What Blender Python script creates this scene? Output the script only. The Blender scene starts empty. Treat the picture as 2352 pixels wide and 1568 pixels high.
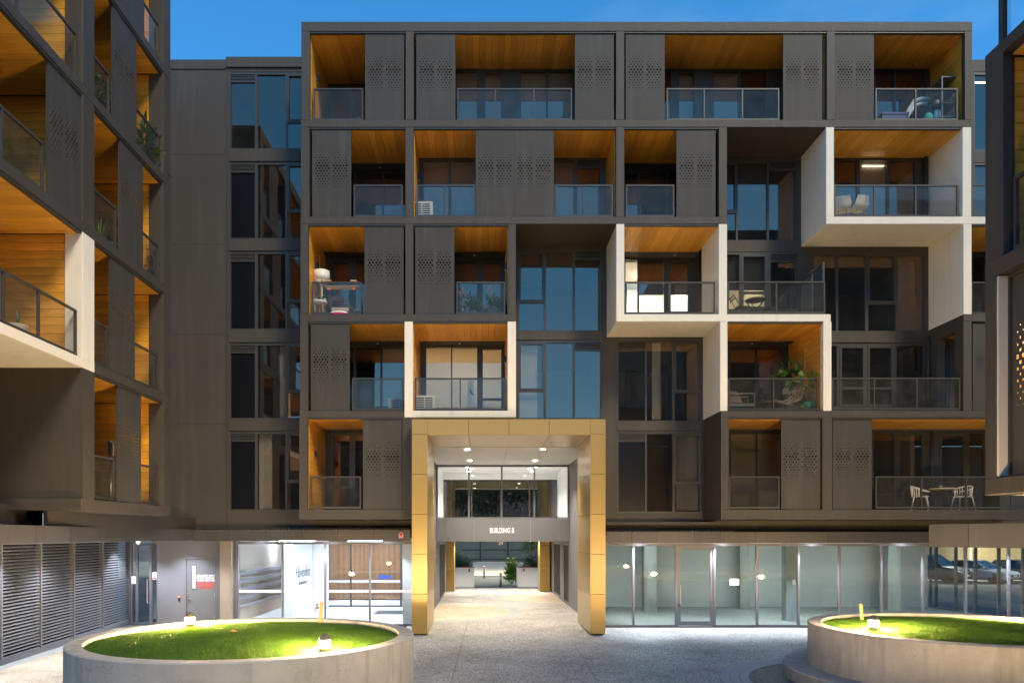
import bpy, bmesh, math, random
import numpy as np
from mathutils import Matrix, Vector

# ------------------------------------------------------------------ camera, sky, sun, exposure
scene = bpy.context.scene
col = scene.collection
R = math.radians
random.seed(7)
CAMZ, FPX, VX, VY = 3.05, 1700.0, 1112.0, 1230.0       # eye height, focal length and vanishing point of the survey grid
cd = bpy.data.cameras.new('camera')
cd.sensor_width = 36.0
cd.lens = FPX / 2352.0 * 36.0
cd.shift_x = (1176 - VX) / 2352.0
cd.shift_y = (VY - 784) / 2352.0
cd.clip_start, cd.clip_end = 0.1, 3000
cam = bpy.data.objects.new('camera', cd)
cam.location = (0, 0, CAMZ)
cam.rotation_euler = (R(90), 0, 0)
col.objects.link(cam)
scene.camera = cam

SUN_EL, SUN_AZ = 45.0, 146.0        # azimuth clockwise from +Y: soft evening glow from behind the camera
world = bpy.data.worlds.new('World')
scene.world = world
world.use_nodes = True
wn, wl = world.node_tree.nodes, world.node_tree.links
wn.clear()
wo = wn.new('ShaderNodeOutputWorld'); bgn = wn.new('ShaderNodeBackground')
sky = wn.new('ShaderNodeTexSky')
sky.sky_type = 'NISHITA'
sky.sun_disc = False
sky.sun_elevation = R(SUN_EL)
sky.sun_rotation = R(SUN_AZ)
sky.air_density, sky.dust_density, sky.ozone_density = 1.0, 0.0, 10.0
bgn.inputs['Strength'].default_value = 0.10
hsn = wn.new('ShaderNodeHueSaturation'); hsn.inputs['Saturation'].default_value = 1.14; hsn.inputs['Hue'].default_value = 0.488
wl.new(sky.outputs[0], hsn.inputs['Color']); cmap = wn.new('ShaderNodeMapping'); ctc = wn.new('ShaderNodeTexCoord'); cno = wn.new('ShaderNodeTexNoise'); crm = wn.new('ShaderNodeValToRGB'); cmx = wn.new('ShaderNodeMix')
cmap.inputs['Scale'].default_value = (1.6, 1.6, 4.0); cno.inputs['Scale'].default_value = 1.7; cno.inputs['Detail'].default_value = 6
wl.new(ctc.outputs['Generated'], cmap.inputs['Vector']); wl.new(cmap.outputs[0], cno.inputs['Vector']); wl.new(cno.outputs['Fac'], crm.inputs[0])
crm.color_ramp.elements[0].position, crm.color_ramp.elements[1].position = 0.50, 0.85
crm.color_ramp.elements[1].color = (0.42, 0.42, 0.42, 1)
cmx.data_type = 'RGBA'; cmx.inputs[7].default_value = (2.2, 3.3, 4.4, 1)
wl.new(crm.outputs[0], cmx.inputs[0]); wl.new(hsn.outputs[0], cmx.inputs[6]); wl.new(cmx.outputs[2], bgn.inputs['Color']); wl.new(bgn.outputs[0], wo.inputs['Surface'])

sd = bpy.data.lights.new('sun', 'SUN')
sd.energy, sd.angle, sd.color = 1.32, R(17), (1.0, 0.83, 0.54)
sun = bpy.data.objects.new('sun', sd)
a = R(SUN_AZ)
sdir = Vector((math.sin(a) * math.cos(R(SUN_EL)), math.cos(a) * math.cos(R(SUN_EL)), math.sin(R(SUN_EL))))
sun.rotation_euler = sdir.to_track_quat('Z', 'Y').to_euler()
sun.location = (0, -20, 30)
col.objects.link(sun)

scene.view_settings.view_transform = 'Standard'
scene.view_settings.look = 'None'
scene.view_settings.gamma = 1.0
scene.view_settings.exposure = 1.35
scene.render.engine = 'CYCLES'
cy = scene.cycles
cy.use_denoising = True
try:
    cy.denoiser = 'OPENIMAGEDENOISE'
    cy.denoising_input_passes = 'RGB_ALBEDO_NORMAL'
except Exception:
    pass
cy.max_bounces, cy.diffuse_bounces, cy.glossy_bounces, cy.transmission_bounces = 9, 4, 4, 6
cy.transparent_max_bounces = 24
cy.sample_clamp_indirect = 6.0
cy.caustics_reflective = cy.caustics_refractive = False
cy.use_light_tree = True

# ------------------------------------------------------------------ helpers
def SX(x, d): return (x - VX) * d / FPX
def SZ(y, d): return CAMZ + (VY - y) * d / FPX

class Fr:
    """A vertical working plane: u runs along it, w runs into it."""
    def __init__(s, o=(0, 0), a=(1, 0), b=(0, 1)):
        s.o, s.a, s.b = Vector(o), Vector(a).normalized(), Vector(b).normalized()
    def p(s, u, w, z):
        q = s.o + s.a * u + s.b * w
        return (q.x, q.y, z)
    def rot(s): return math.atan2(s.a.y, s.a.x)
F0 = Fr()

def WM(o):
    m = o.matrix_basis.copy()
    if o.parent is not None:
        m = WM(o.parent) @ o.matrix_parent_inverse @ m
    return m

def adopt(o, parent, local=False):
    col.objects.link(o)
    if parent is not None:
        o.parent = parent
        if not local:
            o.matrix_parent_inverse = WM(parent).inverted()
    return o

def tag(o, label=None, cat=None, group=None, kind=None):
    if label: o['label'] = label
    if cat: o['category'] = cat
    if group: o['group'] = group
    if kind: o['kind'] = kind
    return o

def thing(name, loc, label, cat, group=None, rz=0.0):
    o = bpy.data.objects.new(name, None)
    o.empty_display_size = 0.2
    o.location = loc; o.rotation_euler = (0, 0, rz)
    col.objects.link(o)
    return tag(o, label, cat, group)

BOXF = [(0, 3, 2, 1), (4, 5, 6, 7), (0, 1, 5, 4), (1, 2, 6, 5), (2, 3, 7, 6), (3, 0, 4, 7)]
_boxcache = {}
def box_mesh(dx, dy, dz, mat, bev=0.0):
    k = (round(dx, 4), round(dy, 4), round(dz, 4), mat.name if mat else '', bev)
    if k in _boxcache: return _boxcache[k]
    x, y, z = dx / 2, dy / 2, dz / 2
    vs = [(-x, -y, -z), (x, -y, -z), (x, y, -z), (-x, y, -z), (-x, -y, z), (x, -y, z), (x, y, z), (-x, y, z)]
    me = bpy.data.meshes.new('box')
    me.from_pydata(vs, [], BOXF)
    if bev > 0:
        bm = bmesh.new(); bm.from_mesh(me)
        bmesh.ops.bevel(bm, geom=bm.edges[:], offset=min(bev, 0.45 * min(dx, dy, dz)), segments=1, affect='EDGES')
        bm.to_mesh(me); bm.free()
    if mat: me.materials.append(mat)
    _boxcache[k] = me
    return me

def box(name, u0, u1, w0, w1, z0, z1, mat, parent=None, fr=F0, bev=0.0, local=False):
    if u1 < u0: u0, u1 = u1, u0
    if w1 < w0: w0, w1 = w1, w0
    o = bpy.data.objects.new(name, box_mesh(u1 - u0, w1 - w0, z1 - z0, mat, bev))
    o.location = fr.p((u0 + u1) / 2, (w0 + w1) / 2, (z0 + z1) / 2)
    o.rotation_euler = (0, 0, fr.rot())
    return adopt(o, parent, local)

class MB:
    """Collects boxes, tubes and lathes into one mesh."""
    def __init__(s): s.v, s.f = [], []
    def add(s, vs, fs):
        n = len(s.v)
        s.v += [tuple(v) for v in vs]
        s.f += [tuple(i + n for i in f) for f in fs]
        return s
    def box(s, u0, u1, w0, w1, z0, z1, fr=F0):
        vs = [fr.p(u, w, z) for z in (z0, z1) for u, w in ((u0, w0), (u1, w0), (u1, w1), (u0, w1))]
        return s.add(vs, BOXF)
    def quad(s, a, b, c, d): return s.add([a, b, c, d], [(0, 1, 2, 3)])
    def tube(s, pts, r, n=8, caps=True):
        pts = [Vector(p) for p in pts]
        rs = r if isinstance(r, (list, tuple)) else [r] * len(pts)
        vs, fs = [], []
        for i, p in enumerate(pts):
            t = (pts[min(i + 1, len(pts) - 1)] - pts[max(i - 1, 0)])
            t = t.normalized() if t.length > 1e-9 else Vector((0, 0, 1))
            up = Vector((0, 0, 1)) if abs(t.z) < 0.95 else Vector((1, 0, 0))
            e1 = t.cross(up).normalized(); e2 = t.cross(e1)
            for k in range(n):
                an = 2 * math.pi * k / n
                vs.append(p + (e1 * math.cos(an) + e2 * math.sin(an)) * rs[i])
        for i in range(len(pts) - 1):
            for k in range(n):
                fs.append((i * n + k, i * n + (k + 1) % n, (i + 1) * n + (k + 1) % n, (i + 1) * n + k))
        if caps:
            fs.append(tuple(range(n - 1, -1, -1)))
            fs.append(tuple((len(pts) - 1) * n + k for k in range(n)))
        return s.add(vs, fs)
    def lathe(s, prof, c=(0, 0, 0), n=24, closed=False):
        vs, fs = [], []
        for r, z in prof:
            for k in range(n):
                an = 2 * math.pi * k / n
                vs.append((c[0] + r * math.cos(an), c[1] + r * math.sin(an), c[2] + z))
        m = len(prof)
        for i in range(m if closed else m - 1):
            j = (i + 1) % m
            for k in range(n):
                fs.append((i * n + k, i * n + (k + 1) % n, j * n + (k + 1) % n, j * n + k))
        return s.add(vs, fs)
    def build(s, name, mat, parent=None, local=False, smooth=False):
        me = bpy.data.meshes.new(name)
        me.from_pydata(s.v, [], s.f)
        if mat: me.materials.append(mat)
        if smooth:
            me.polygons.foreach_set('use_smooth', [True] * len(me.polygons))
        me.update()
        return adopt(bpy.data.objects.new(name, me), parent, local)

def np_mesh(name, verts, faces4, mat, parent=None, local=False, rnd=None):
    """many quads or triangles from numpy arrays"""
    me = bpy.data.meshes.new(name)
    nf, k = faces4.shape
    me.vertices.add(len(verts)); me.loops.add(nf * k); me.polygons.add(nf)
    me.vertices.foreach_set('co', verts.astype(np.float32).ravel())
    me.loops.foreach_set('vertex_index', faces4.astype(np.int32).ravel())
    me.polygons.foreach_set('loop_start', np.arange(0, nf * k, k, dtype=np.int32))
    me.polygons.foreach_set('loop_total', np.full(nf, k, dtype=np.int32))
    me.update(calc_edges=True)
    if rnd is not None:
        at = me.attributes.new('tone', 'FLOAT', 'POINT')
        at.data.foreach_set('value', rnd.astype(np.float32))
    me.materials.append(mat)
    return adopt(bpy.data.objects.new(name, me), parent, local)

# ------------------------------------------------------------------ materials
def newmat(name):
    m = bpy.data.materials.new(name); m.use_nodes = True
    nt = m.node_tree
    return m, nt, nt.nodes, nt.links, nt.nodes['Principled BSDF']

def mix_rgb(n, l, fac, c1, c2, mode='MIX'):
    mx = n.new('ShaderNodeMix'); mx.data_type = 'RGBA'; mx.blend_type = mode
    for s, v in ((0, fac), (6, c1), (7, c2)):
        if hasattr(v, 'links'): l.new(v, mx.inputs[s])
        else: mx.inputs[s].default_value = v if s == 0 else (*v[:3], 1)
    return mx.outputs[2]

def noise(n, l, scale, detail=4, vec=None, rough=0.55):
    t = n.new('ShaderNodeTexNoise')
    t.inputs['Scale'].default_value = scale; t.inputs['Detail'].default_value = detail
    t.inputs['Roughness'].default_value = rough
    if vec is not None: l.new(vec, t.inputs['Vector'])
    return t.outputs['Fac']

def ramp(n, l, fac, a, b, c0=(0, 0, 0), c1=(1, 1, 1)):
    r = n.new('ShaderNodeValToRGB'); l.new(fac, r.inputs[0])
    r.color_ramp.elements[0].position = a; r.color_ramp.elements[1].position = b
    r.color_ramp.elements[0].color = (*c0, 1); r.color_ramp.elements[1].color = (*c1, 1)
    return r.outputs[0]

def coords(n, l, kind='Object', scale=(1, 1, 1)):
    tc = n.new('ShaderNodeTexCoord'); mp = n.new('ShaderNodeMapping')
    mp.inputs['Scale'].default_value = scale
    l.new(tc.outputs[kind], mp.inputs['Vector'])
    return mp.outputs[0]

def world_coords(n, l, scale=(1, 1, 1)):
    g = n.new('ShaderNodeNewGeometry'); mp = n.new('ShaderNodeMapping')
    mp.inputs['Scale'].default_value = scale
    l.new(g.outputs['Position'], mp.inputs['Vector'])
    return mp.outputs[0]

def bump(n, l, b, h, strength=0.3, dist=0.01):
    bp = n.new('ShaderNodeBump'); bp.inputs['Strength'].default_value = strength
    bp.inputs['Distance'].default_value = dist
    l.new(h, bp.inputs['Height']); l.new(bp.outputs[0], b.inputs['Normal'])

def paint(name, c, rough=0.55, metal=0.0, var=0.14, scale=0.7, grain=0.12, streak=0.0, spec=0.5):
    """coated surface: slow cloudiness, rain streaks and a fine grain, in world space so neighbours differ"""
    m, nt, n, l, b = newmat(name)
    dk = tuple(x * (1 - var) for x in c); lt = tuple(min(1, x * (1 + var)) for x in c)
    o = mix_rgb(n, l, noise(n, l, scale, 5, world_coords(n, l)), dk, lt)
    if streak:
        st = noise(n, l, 1.0, 4, world_coords(n, l, (5.0, 5.0, 0.35)))
        o = mix_rgb(n, l, ramp(n, l, st, 0.52, 0.78), o, tuple(min(1, x * (1 + streak) + 0.01) for x in c))
    l.new(o, b.inputs['Base Color'])
    b.inputs['Roughness'].default_value = rough; b.inputs['Metallic'].default_value = metal
    b.inputs['Specular IOR Level'].default_value = spec
    if grain: bump(n, l, b, noise(n, l, 90, 3, world_coords(n, l)), grain, 0.004)
    return m

def wood(name, scale, c0=(0.56, 0.245, 0.028), c1=(0.82, 0.41, 0.058), rough=0.36):
    m, nt, n, l, b = newmat(name)
    oi = n.new('ShaderNodeObjectInfo')
    g = noise(n, l, 2.0, 6, coords(n, l, 'Object', scale))
    cl = ramp(n, l, g, 0.25, 0.75, c0, c1)
    tone = n.new('ShaderNodeMapRange'); l.new(oi.outputs['Random'], tone.inputs[0])
    tone.inputs[3].default_value = 0.80; tone.inputs[4].default_value = 1.12
    hs = n.new('ShaderNodeHueSaturation'); l.new(cl, hs.inputs['Color']); l.new(tone.outputs[0], hs.inputs['Value'])
    l.new(hs.outputs[0], b.inputs['Base Color'])
    b.inputs['Roughness'].default_value = rough
    bump(n, l, b, g, 0.12, 0.004)
    return m

def glass(name, refl, tint, rough=0.0, haze=0.0, hazec=(0.5, 0.48, 0.45), wob=0.0):
    """float glass: partial mirror plus tinted see-through, a little diffuse haze"""
    m, nt, n, l, b = newmat(name)
    n.remove(b)
    out = n['Material Output']
    gl = n.new('ShaderNodeBsdfGlossy'); gl.inputs['Roughness'].default_value = rough
    gl.inputs['Color'].default_value = (1.0, 0.72, 0.57, 1)  # warm mirror colour stands in for a greyer reflected sky
    tr = n.new('ShaderNodeBsdfTransparent'); tr.inputs['Color'].default_value = (*tint, 1)
    lw_ = n.new('ShaderNodeLayerWeight'); lw_.inputs['Blend'].default_value = 0.5
    pw = n.new('ShaderNodeMath'); pw.operation = 'POWER'; l.new(lw_.outputs['Facing'], pw.inputs[0]); pw.inputs[1].default_value = 5.0
    mr = n.new('ShaderNodeMapRange'); l.new(pw.outputs[0], mr.inputs[0])
    mr.inputs[3].default_value = refl; mr.inputs[4].default_value = 1.0
    mx = n.new('ShaderNodeMixShader'); l.new(mr.outputs[0], mx.inputs[0]); l.new(tr.outputs[0], mx.inputs[1]); l.new(gl.outputs[0], mx.inputs[2])
    last = mx.outputs[0]
    if wob:
        bp = n.new('ShaderNodeBump'); bp.inputs['Strength'].default_value = wob; bp.inputs['Distance'].default_value = 0.02
        l.new(noise(n, l, 0.55, 1, world_coords(n, l)), bp.inputs['Height']); l.new(bp.outputs[0], gl.inputs['Normal'])
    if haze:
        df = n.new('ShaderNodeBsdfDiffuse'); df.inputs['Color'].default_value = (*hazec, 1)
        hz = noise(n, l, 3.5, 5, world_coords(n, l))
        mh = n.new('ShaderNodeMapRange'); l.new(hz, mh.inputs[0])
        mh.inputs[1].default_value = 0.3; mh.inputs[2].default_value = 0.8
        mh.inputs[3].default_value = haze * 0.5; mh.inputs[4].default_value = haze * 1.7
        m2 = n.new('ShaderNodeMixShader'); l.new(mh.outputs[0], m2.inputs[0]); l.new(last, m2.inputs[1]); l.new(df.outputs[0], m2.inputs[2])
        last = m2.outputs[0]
    l.new(last, out.inputs['Surface'])
    return m

def emit(name, c, s):
    m, nt, n, l, b = newmat(name)
    b.inputs['Base Color'].default_value = (*c, 1)
    b.inputs['Emission Color'].default_value = (*c, 1); b.inputs['Emission Strength'].default_value = s
    return m

def concrete(name, c, var=0.3, pits=True):
    m, nt, n, l, b = newmat(name)
    w = world_coords(n, l)
    base = mix_rgb(n, l, noise(n, l, 1.3, 8, w, 0.65), tuple(x * (1 - var) for x in c), tuple(min(1, x * (1 + var * 0.6)) for x in c))
    st = noise(n, l, 1.0, 5, world_coords(n, l, (4.5, 4.5, 0.6)))
    base = mix_rgb(n, l, ramp(n, l, st, 0.50, 0.72), base, tuple(x * 0.62 for x in c))
    if pits:
        v = n.new('ShaderNodeTexVoronoi'); v.inputs['Scale'].default_value = 9; v.feature = 'DISTANCE_TO_EDGE'
        wv = mix_rgb(n, l, 0.12, w, n.new('ShaderNodeTexNoise').outputs['Color'])
        l.new(wv, v.inputs['Vector'])
        crack = ramp(n, l, v.outputs['Distance'], 0.0, 0.035)
        msk = ramp(n, l, noise(n, l, 1.8, 3, w), 0.5, 0.62)
        inv = n.new('ShaderNodeMath'); inv.operation = 'SUBTRACT'; inv.inputs[0].default_value = 1; l.new(crack, inv.inputs[1])
        mu = n.new('ShaderNodeMath'); mu.operation = 'MULTIPLY'; l.new(inv.outputs[0], mu.inputs[0]); l.new(msk, mu.inputs[1])
        mu2 = n.new('ShaderNodeMath'); mu2.operation = 'MULTIPLY'; l.new(mu.outputs[0], mu2.inputs[0]); mu2.inputs[1].default_value = 0.55
        base = mix_rgb(n, l, mu2.outputs[0], base, tuple(x * 0.35 for x in c))
    l.new(base, b.inputs['Base Color'])
    b.inputs['Roughness'].default_value = 0.75
    bump(n, l, b, noise(n, l, 40, 6, w), 0.25, 0.006)
    return m

def aggregate(name, cols_, scale=55.0, rough=0.55):
    """exposed aggregate: small stones of several greys in a cement bed"""
    m, nt, n, l, b = newmat(name)
    w = world_coords(n, l)
    v = n.new('ShaderNodeTexVoronoi'); v.inputs['Scale'].default_value = scale; l.new(w, v.inputs['Vector'])
    sp = n.new('ShaderNodeSeparateColor'); l.new(v.outputs['Color'], sp.inputs[0])
    r = n.new('ShaderNodeValToRGB'); l.new(sp.outputs[0], r.inputs[0])
    r.color_ramp.interpolation = 'LINEAR'
    els = r.color_ramp.elements
    els[0].position, els[0].color = 0, (*cols_[0], 1)
    els[1].position, els[1].color = 1, (*cols_[-1], 1)
    for i, c in enumerate(cols_[1:-1]):
        e = els.new((i + 1) / (len(cols_) - 1)); e.color = (*c, 1)
    big = ramp(n, l, noise(n, l, 0.45, 5, w), 0.3, 0.7, (0.72, 0.72, 0.72), (1.12, 1.12, 1.12))
    o = mix_rgb(n, l, 1.0, r.outputs[0], big, 'MULTIPLY')
    smudge = ramp(n, l, noise(n, l, 1.1, 9, w, 0.7), 0.48, 0.70, (1, 1, 1), (0.66, 0.65, 0.64))
    o = mix_rgb(n, l, 1.0, o, smudge, 'MULTIPLY')
    l.new(o, b.inputs['Base Color'])
    b.inputs['Roughness'].default_value = rough
    bump(n, l, b, v.outputs['Distance'], 0.5, 0.006)
    return m

def leafmat(name, c0, c1, rough=0.45):
    m, nt, n, l, b = newmat(name)
    at = n.new('ShaderNodeAttribute'); at.attribute_name = 'tone'
    l.new(ramp(n, l, at.outputs['Fac'], 0.0, 1.0, c0, c1), b.inputs['Base Color'])
    b.inputs['Roughness'].default_value = rough
    tl = n.new('ShaderNodeBsdfTranslucent'); mx = n.new('ShaderNodeMixShader'); mx.inputs[0].default_value = 0.25
    tl.inputs['Color'].default_value = (*c1, 1)
    l.new(b.outputs[0], mx.inputs[1]); l.new(tl.outputs[0], mx.inputs[2]); l.new(mx.outputs[0], n['Material Output'].inputs['Surface'])
    return m

M = {}
M['dark'] = paint('dark_render', (0.047, 0.0395, 0.031), 0.62, var=0.18, streak=0.16)
M['dark2'] = paint('dark_cladding', (0.043, 0.039, 0.034), 0.48, var=0.12, streak=0.15)
M['screen'] = paint('screen_metal', (0.050, 0.046, 0.041), 0.60, var=0.10, grain=0.05, streak=0.25, spec=0.3)
M['alu'] = paint('window_aluminium', (0.050, 0.048, 0.043), 0.38, var=0.1, grain=0.0)
M['alu2'] = paint('grey_aluminium', (0.13, 0.13, 0.145), 0.36, var=0.1, grain=0.0)
M['white'] = paint('white_render', (0.76, 0.71, 0.61), 0.7, var=0.08, streak=-0.13)
M['wood_y'] = wood('wood_soffit', (14, 1.2, 14))
M['wood_x'] = wood('wood_wall', (1.2, 14, 14))
M['gold'] = paint('gold_panel', (0.40, 0.265, 0.07), 0.30, metal=0.25, var=0.05, scale=0.5, grain=0.0, spec=0.9)
M['grey'] = paint('grey_panel', (0.15, 0.15, 0.16), 0.5, var=0.06, grain=0.03)
M['ceil'] = paint('pale_grey_ceiling', (0.58, 0.58, 0.58), 0.6, var=0.05, grain=0.0)
M['fascia'] = paint('fascia_metal', (0.060, 0.057, 0.060), 0.4, metal=0.2, var=0.12, grain=0.0, streak=0.15)
M['louvre'] = paint('louvre_metal', (0.20, 0.20, 0.215), 0.4, metal=0.2, var=0.08, grain=0.0)
M['doorgrey'] = paint('door_grey', (0.145, 0.15, 0.165), 0.5, var=0.05, grain=0.04)
M['wallgrey'] = paint('rough_grey_render', (0.16, 0.157, 0.175), 0.75, var=0.1, grain=0.3)
M['black'] = paint('black_panel', (0.006, 0.006, 0.008), 0.25, var=0.1, grain=0.0)
M['blackmetal'] = paint('black_metal', (0.02, 0.02, 0.021), 0.45, var=0.1, grain=0.0)
M['glass'] = glass('window_glass', 0.115, (0.80, 0.80, 0.78), haze=0.009, hazec=(0.6, 0.55, 0.5), wob=0.16)  # haze here greys down the blue of the mirrored sky
M['bal'] = glass('balustrade_glass', 0.022, (0.90, 0.91, 0.91), haze=0.022)
M['shop'] = glass('shopfront_glass', 0.11, (0.88, 0.94, 0.94))
M['clear'] = glass('clear_glass', 0.06, (0.92, 0.95, 0.96))
M['room'] = paint('interior_wall', (0.30, 0.28, 0.26), 0.8, var=0.05, grain=0.0)
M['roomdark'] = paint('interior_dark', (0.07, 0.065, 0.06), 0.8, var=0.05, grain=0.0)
M['blind'] = paint('roller_blind', (0.46, 0.43, 0.38), 0.8, var=0.04, grain=0.0)
M['roomwhite'] = paint('interior_white', (0.78, 0.78, 0.78), 0.6, var=0.03, grain=0.0)
M['concrete'] = concrete('planter_concrete', (0.35, 0.34, 0.325), 0.45)
M['concrete2'] = concrete('smooth_concrete', (0.36, 0.36, 0.34), 0.15, False)
M['agg'] = aggregate('grey_aggregate', [(0.075, 0.07, 0.065), (0.23, 0.215, 0.195), (0.37, 0.35, 0.32), (0.48, 0.455, 0.42), (0.75, 0.71, 0.65)], 42)
M['aggdark'] = aggregate('dark_aggregate', [(0.03, 0.03, 0.03), (0.10, 0.095, 0.09), (0.22, 0.20, 0.19)], 42)
M['sand'] = aggregate('sand_aggregate', [(0.30, 0.22, 0.15), (0.50, 0.38, 0.27), (0.62, 0.50, 0.37), (0.70, 0.62, 0.52)], 42)
M['paver'] = paint('stone_paver', (0.33, 0.335, 0.35), 0.6, var=0.2, scale=9, grain=0.3)
M['asphalt'] = aggregate('street_asphalt', [(0.05, 0.05, 0.05), (0.09, 0.09, 0.085), (0.14, 0.14, 0.13)], 30, 0.8)
M['street'] = aggregate('pale_path', [(0.22, 0.22, 0.18), (0.34, 0.33, 0.27), (0.44, 0.42, 0.34)], 18, 0.8)
M['steel'] = paint('brushed_steel', (0.55, 0.54, 0.52), 0.3, metal=0.9, var=0.05, grain=0.0)
M['bronze'] = paint('lamp_bronze', (0.11, 0.095, 0.08), 0.42, var=0.1, grain=0.0)
M['lamp'] = emit('lamp_diffuser', (1.0, 0.68, 0.34), 2000)
M['down'] = emit('downlight_disc', (1.0, 0.93, 0.80), 40)
M['downc'] = emit('cool_downlight_disc', (0.86, 0.92, 1.0), 40)
M['panelw'] = emit('ceiling_panel', (0.76, 0.86, 1.0), 19)
M['panelwarm'] = emit('warm_ceiling_panel', (1.0, 0.78, 0.46), 16)
M['panelbright'] = emit('bright_ceiling_panel', (1.0, 0.86, 0.60), 130)
M['paneldim'] = emit('dim_ceiling_panel', (0.85, 0.92, 0.75), 1.3)
M['redled'] = emit('red_indicator', (1.0, 0.12, 0.06), 3)
M['sign_blue'] = paint('blue_sign', (0.03, 0.08, 0.45), 0.5, grain=0)
M['sign_green'] = paint('green_sign', (0.02, 0.25, 0.12), 0.5, grain=0)
M['txt_white'] = paint('white_lettering', (0.85, 0.85, 0.85), 0.5, var=0.02, grain=0)
M['txt_red'] = paint('red_lettering', (0.75, 0.05, 0.04), 0.5, var=0.02, grain=0)
M['txt_dark'] = paint('dark_lettering', (0.05, 0.055, 0.065), 0.5, var=0.02, grain=0)
M['terracotta'] = paint('terracotta', (0.42, 0.15, 0.07), 0.7)
M['greenpot'] = paint('green_glaze', (0.03, 0.20, 0.11), 0.4)
M['mint'] = paint('mint_glaze', (0.35, 0.60, 0.48), 0.4)
M['cream'] = paint('cream_glaze', (0.62, 0.52, 0.34), 0.35)
M['greypot'] = paint('grey_glaze', (0.26, 0.27, 0.27), 0.6)
M['whiteplastic'] = paint('white_plastic', (0.74, 0.70, 0.64), 0.45, var=0.04, grain=0)
M['acwhite'] = paint('appliance_white', (0.60, 0.57, 0.50), 0.5, var=0.05, grain=0)
M['timber'] = wood('pale_timber', (2, 2, 12), (0.32, 0.18, 0.07), (0.55, 0.34, 0.15), 0.6)
M['rattan'] = paint('brown_frame', (0.13, 0.075, 0.045), 0.5)
M['fabric'] = paint('grey_fabric', (0.20, 0.19, 0.17), 0.9)
M['pink'] = paint('pink_fabric', (0.65, 0.05, 0.20), 0.9)
M['orange'] = paint('orange_plastic', (0.80, 0.20, 0.05), 0.5)
M['teal'] = paint('teal_fabric', (0.04, 0.42, 0.36), 0.7)
M['skyblue'] = paint('pale_blue_fabric', (0.30, 0.55, 0.60), 0.7)
M['bluebox'] = paint('blue_plastic', (0.06, 0.06, 0.20), 0.5)
M['skin'] = paint('grey_clothes', (0.06, 0.06, 0.07), 0.9)
M['soil'] = paint('soil', (0.05, 0.035, 0.022), 0.95)
M['brick'] = None
M['leaf'] = leafmat('leaf_green', (0.015, 0.05, 0.008), (0.075, 0.16, 0.025))
M['leaf2'] = leafmat('leaf_bluegreen', (0.03, 0.06, 0.04), (0.13, 0.19, 0.13))
M['leaf3'] = leafmat('leaf_bright', (0.05, 0.10, 0.008), (0.22, 0.32, 0.04))
M['leafdark'] = leafmat('leaf_dark', (0.008, 0.02, 0.006), (0.035, 0.06, 0.018))
M['dry'] = leafmat('leaf_dry', (0.08, 0.04, 0.015), (0.28, 0.17, 0.06))
M['flower'] = leafmat('petal_pink', (0.6, 0.03, 0.16), (0.85, 0.16, 0.35))
M['petal'] = leafmat('petal_white', (0.6, 0.55, 0.55), (0.85, 0.8, 0.8))
M['grass'] = leafmat('grass_blade', (0.018, 0.060, 0.003), (0.115, 0.235, 0.012), 0.6)
M['bark'] = paint('bark', (0.11, 0.08, 0.055), 0.9, grain=0.4)
M['stem'] = paint('plant_stem', (0.12, 0.10, 0.03), 0.8)
M['fence'] = paint('fence_boards', (0.060, 0.075, 0.070), 0.7, var=0.2, scale=2)
M['carwhite'] = paint('white_car_paint', (0.60, 0.60, 0.60), 0.2, var=0.02, grain=0)
M['cardark'] = paint('dark_car_paint', (0.035, 0.038, 0.042), 0.2, var=0.02, grain=0)
M['carglass'] = paint('car_glass', (0.012, 0.014, 0.016), 0.08, var=0.02, grain=0, spec=0.8)
M['tyre'] = paint('tyre_rubber', (0.015, 0.015, 0.015), 0.9)

def brickmat():
    m, nt, n, l, b = newmat('brickwork')
    t = n.new('ShaderNodeTexBrick'); l.new(coords(n, l, 'Object', (1, 1, 1)), t.inputs['Vector'])
    t.inputs['Color1'].default_value = (0.34, 0.22, 0.11, 1); t.inputs['Color2'].default_value = (0.42, 0.29, 0.15, 1)
    t.inputs['Mortar'].default_value = (0.35, 0.32, 0.27, 1); t.inputs['Scale'].default_value = 1.0
    t.inputs['Brick Width'].default_value = 0.24; t.inputs['Row Height'].default_value = 0.086; t.inputs['Mortar Size'].default_value = 0.01
    l.new(t.outputs[0], b.inputs['Base Color']); b.inputs['Roughness'].default_value = 0.85
    return m
M['brick'] = brickmat()
def blindmat():
    m, nt, n, l, b = newmat('sheer_blind')
    n.remove(b)
    df = n.new('ShaderNodeBsdfDiffuse'); df.inputs['Color'].default_value = (0.62, 0.58, 0.52, 1)
    tl = n.new('ShaderNodeBsdfTranslucent'); tl.inputs['Color'].default_value = (0.75, 0.66, 0.52, 1)
    mx = n.new('ShaderNodeMixShader'); mx.inputs[0].default_value = 0.55
    l.new(df.outputs[0], mx.inputs[1]); l.new(tl.outputs[0], mx.inputs[2]); l.new(mx.outputs[0], n['Material Output'].inputs['Surface'])
    return m
M['sheer'] = blindmat()

TEXTS = []
def text(name, body, size, loc, mat, parent, rz=0.0, sx=1.0, shear=0.0, off=0.0, align='CENTER', ext=0.006, local=False):
    cu = bpy.data.curves.new(name, 'FONT')
    cu.body, cu.size, cu.extrude, cu.shear, cu.offset = body, size, ext, shear, off
    cu.align_x, cu.align_y = align, 'CENTER'
    cu.resolution_u = 2
    cu.materials.append(mat)
    o = bpy.data.objects.new(name, cu)
    o.location = loc; o.rotation_euler = (R(90), 0, rz); o.scale = (sx, 1, 1)
    adopt(o, parent, local)
    TEXTS.append(o)
    return o

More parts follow.
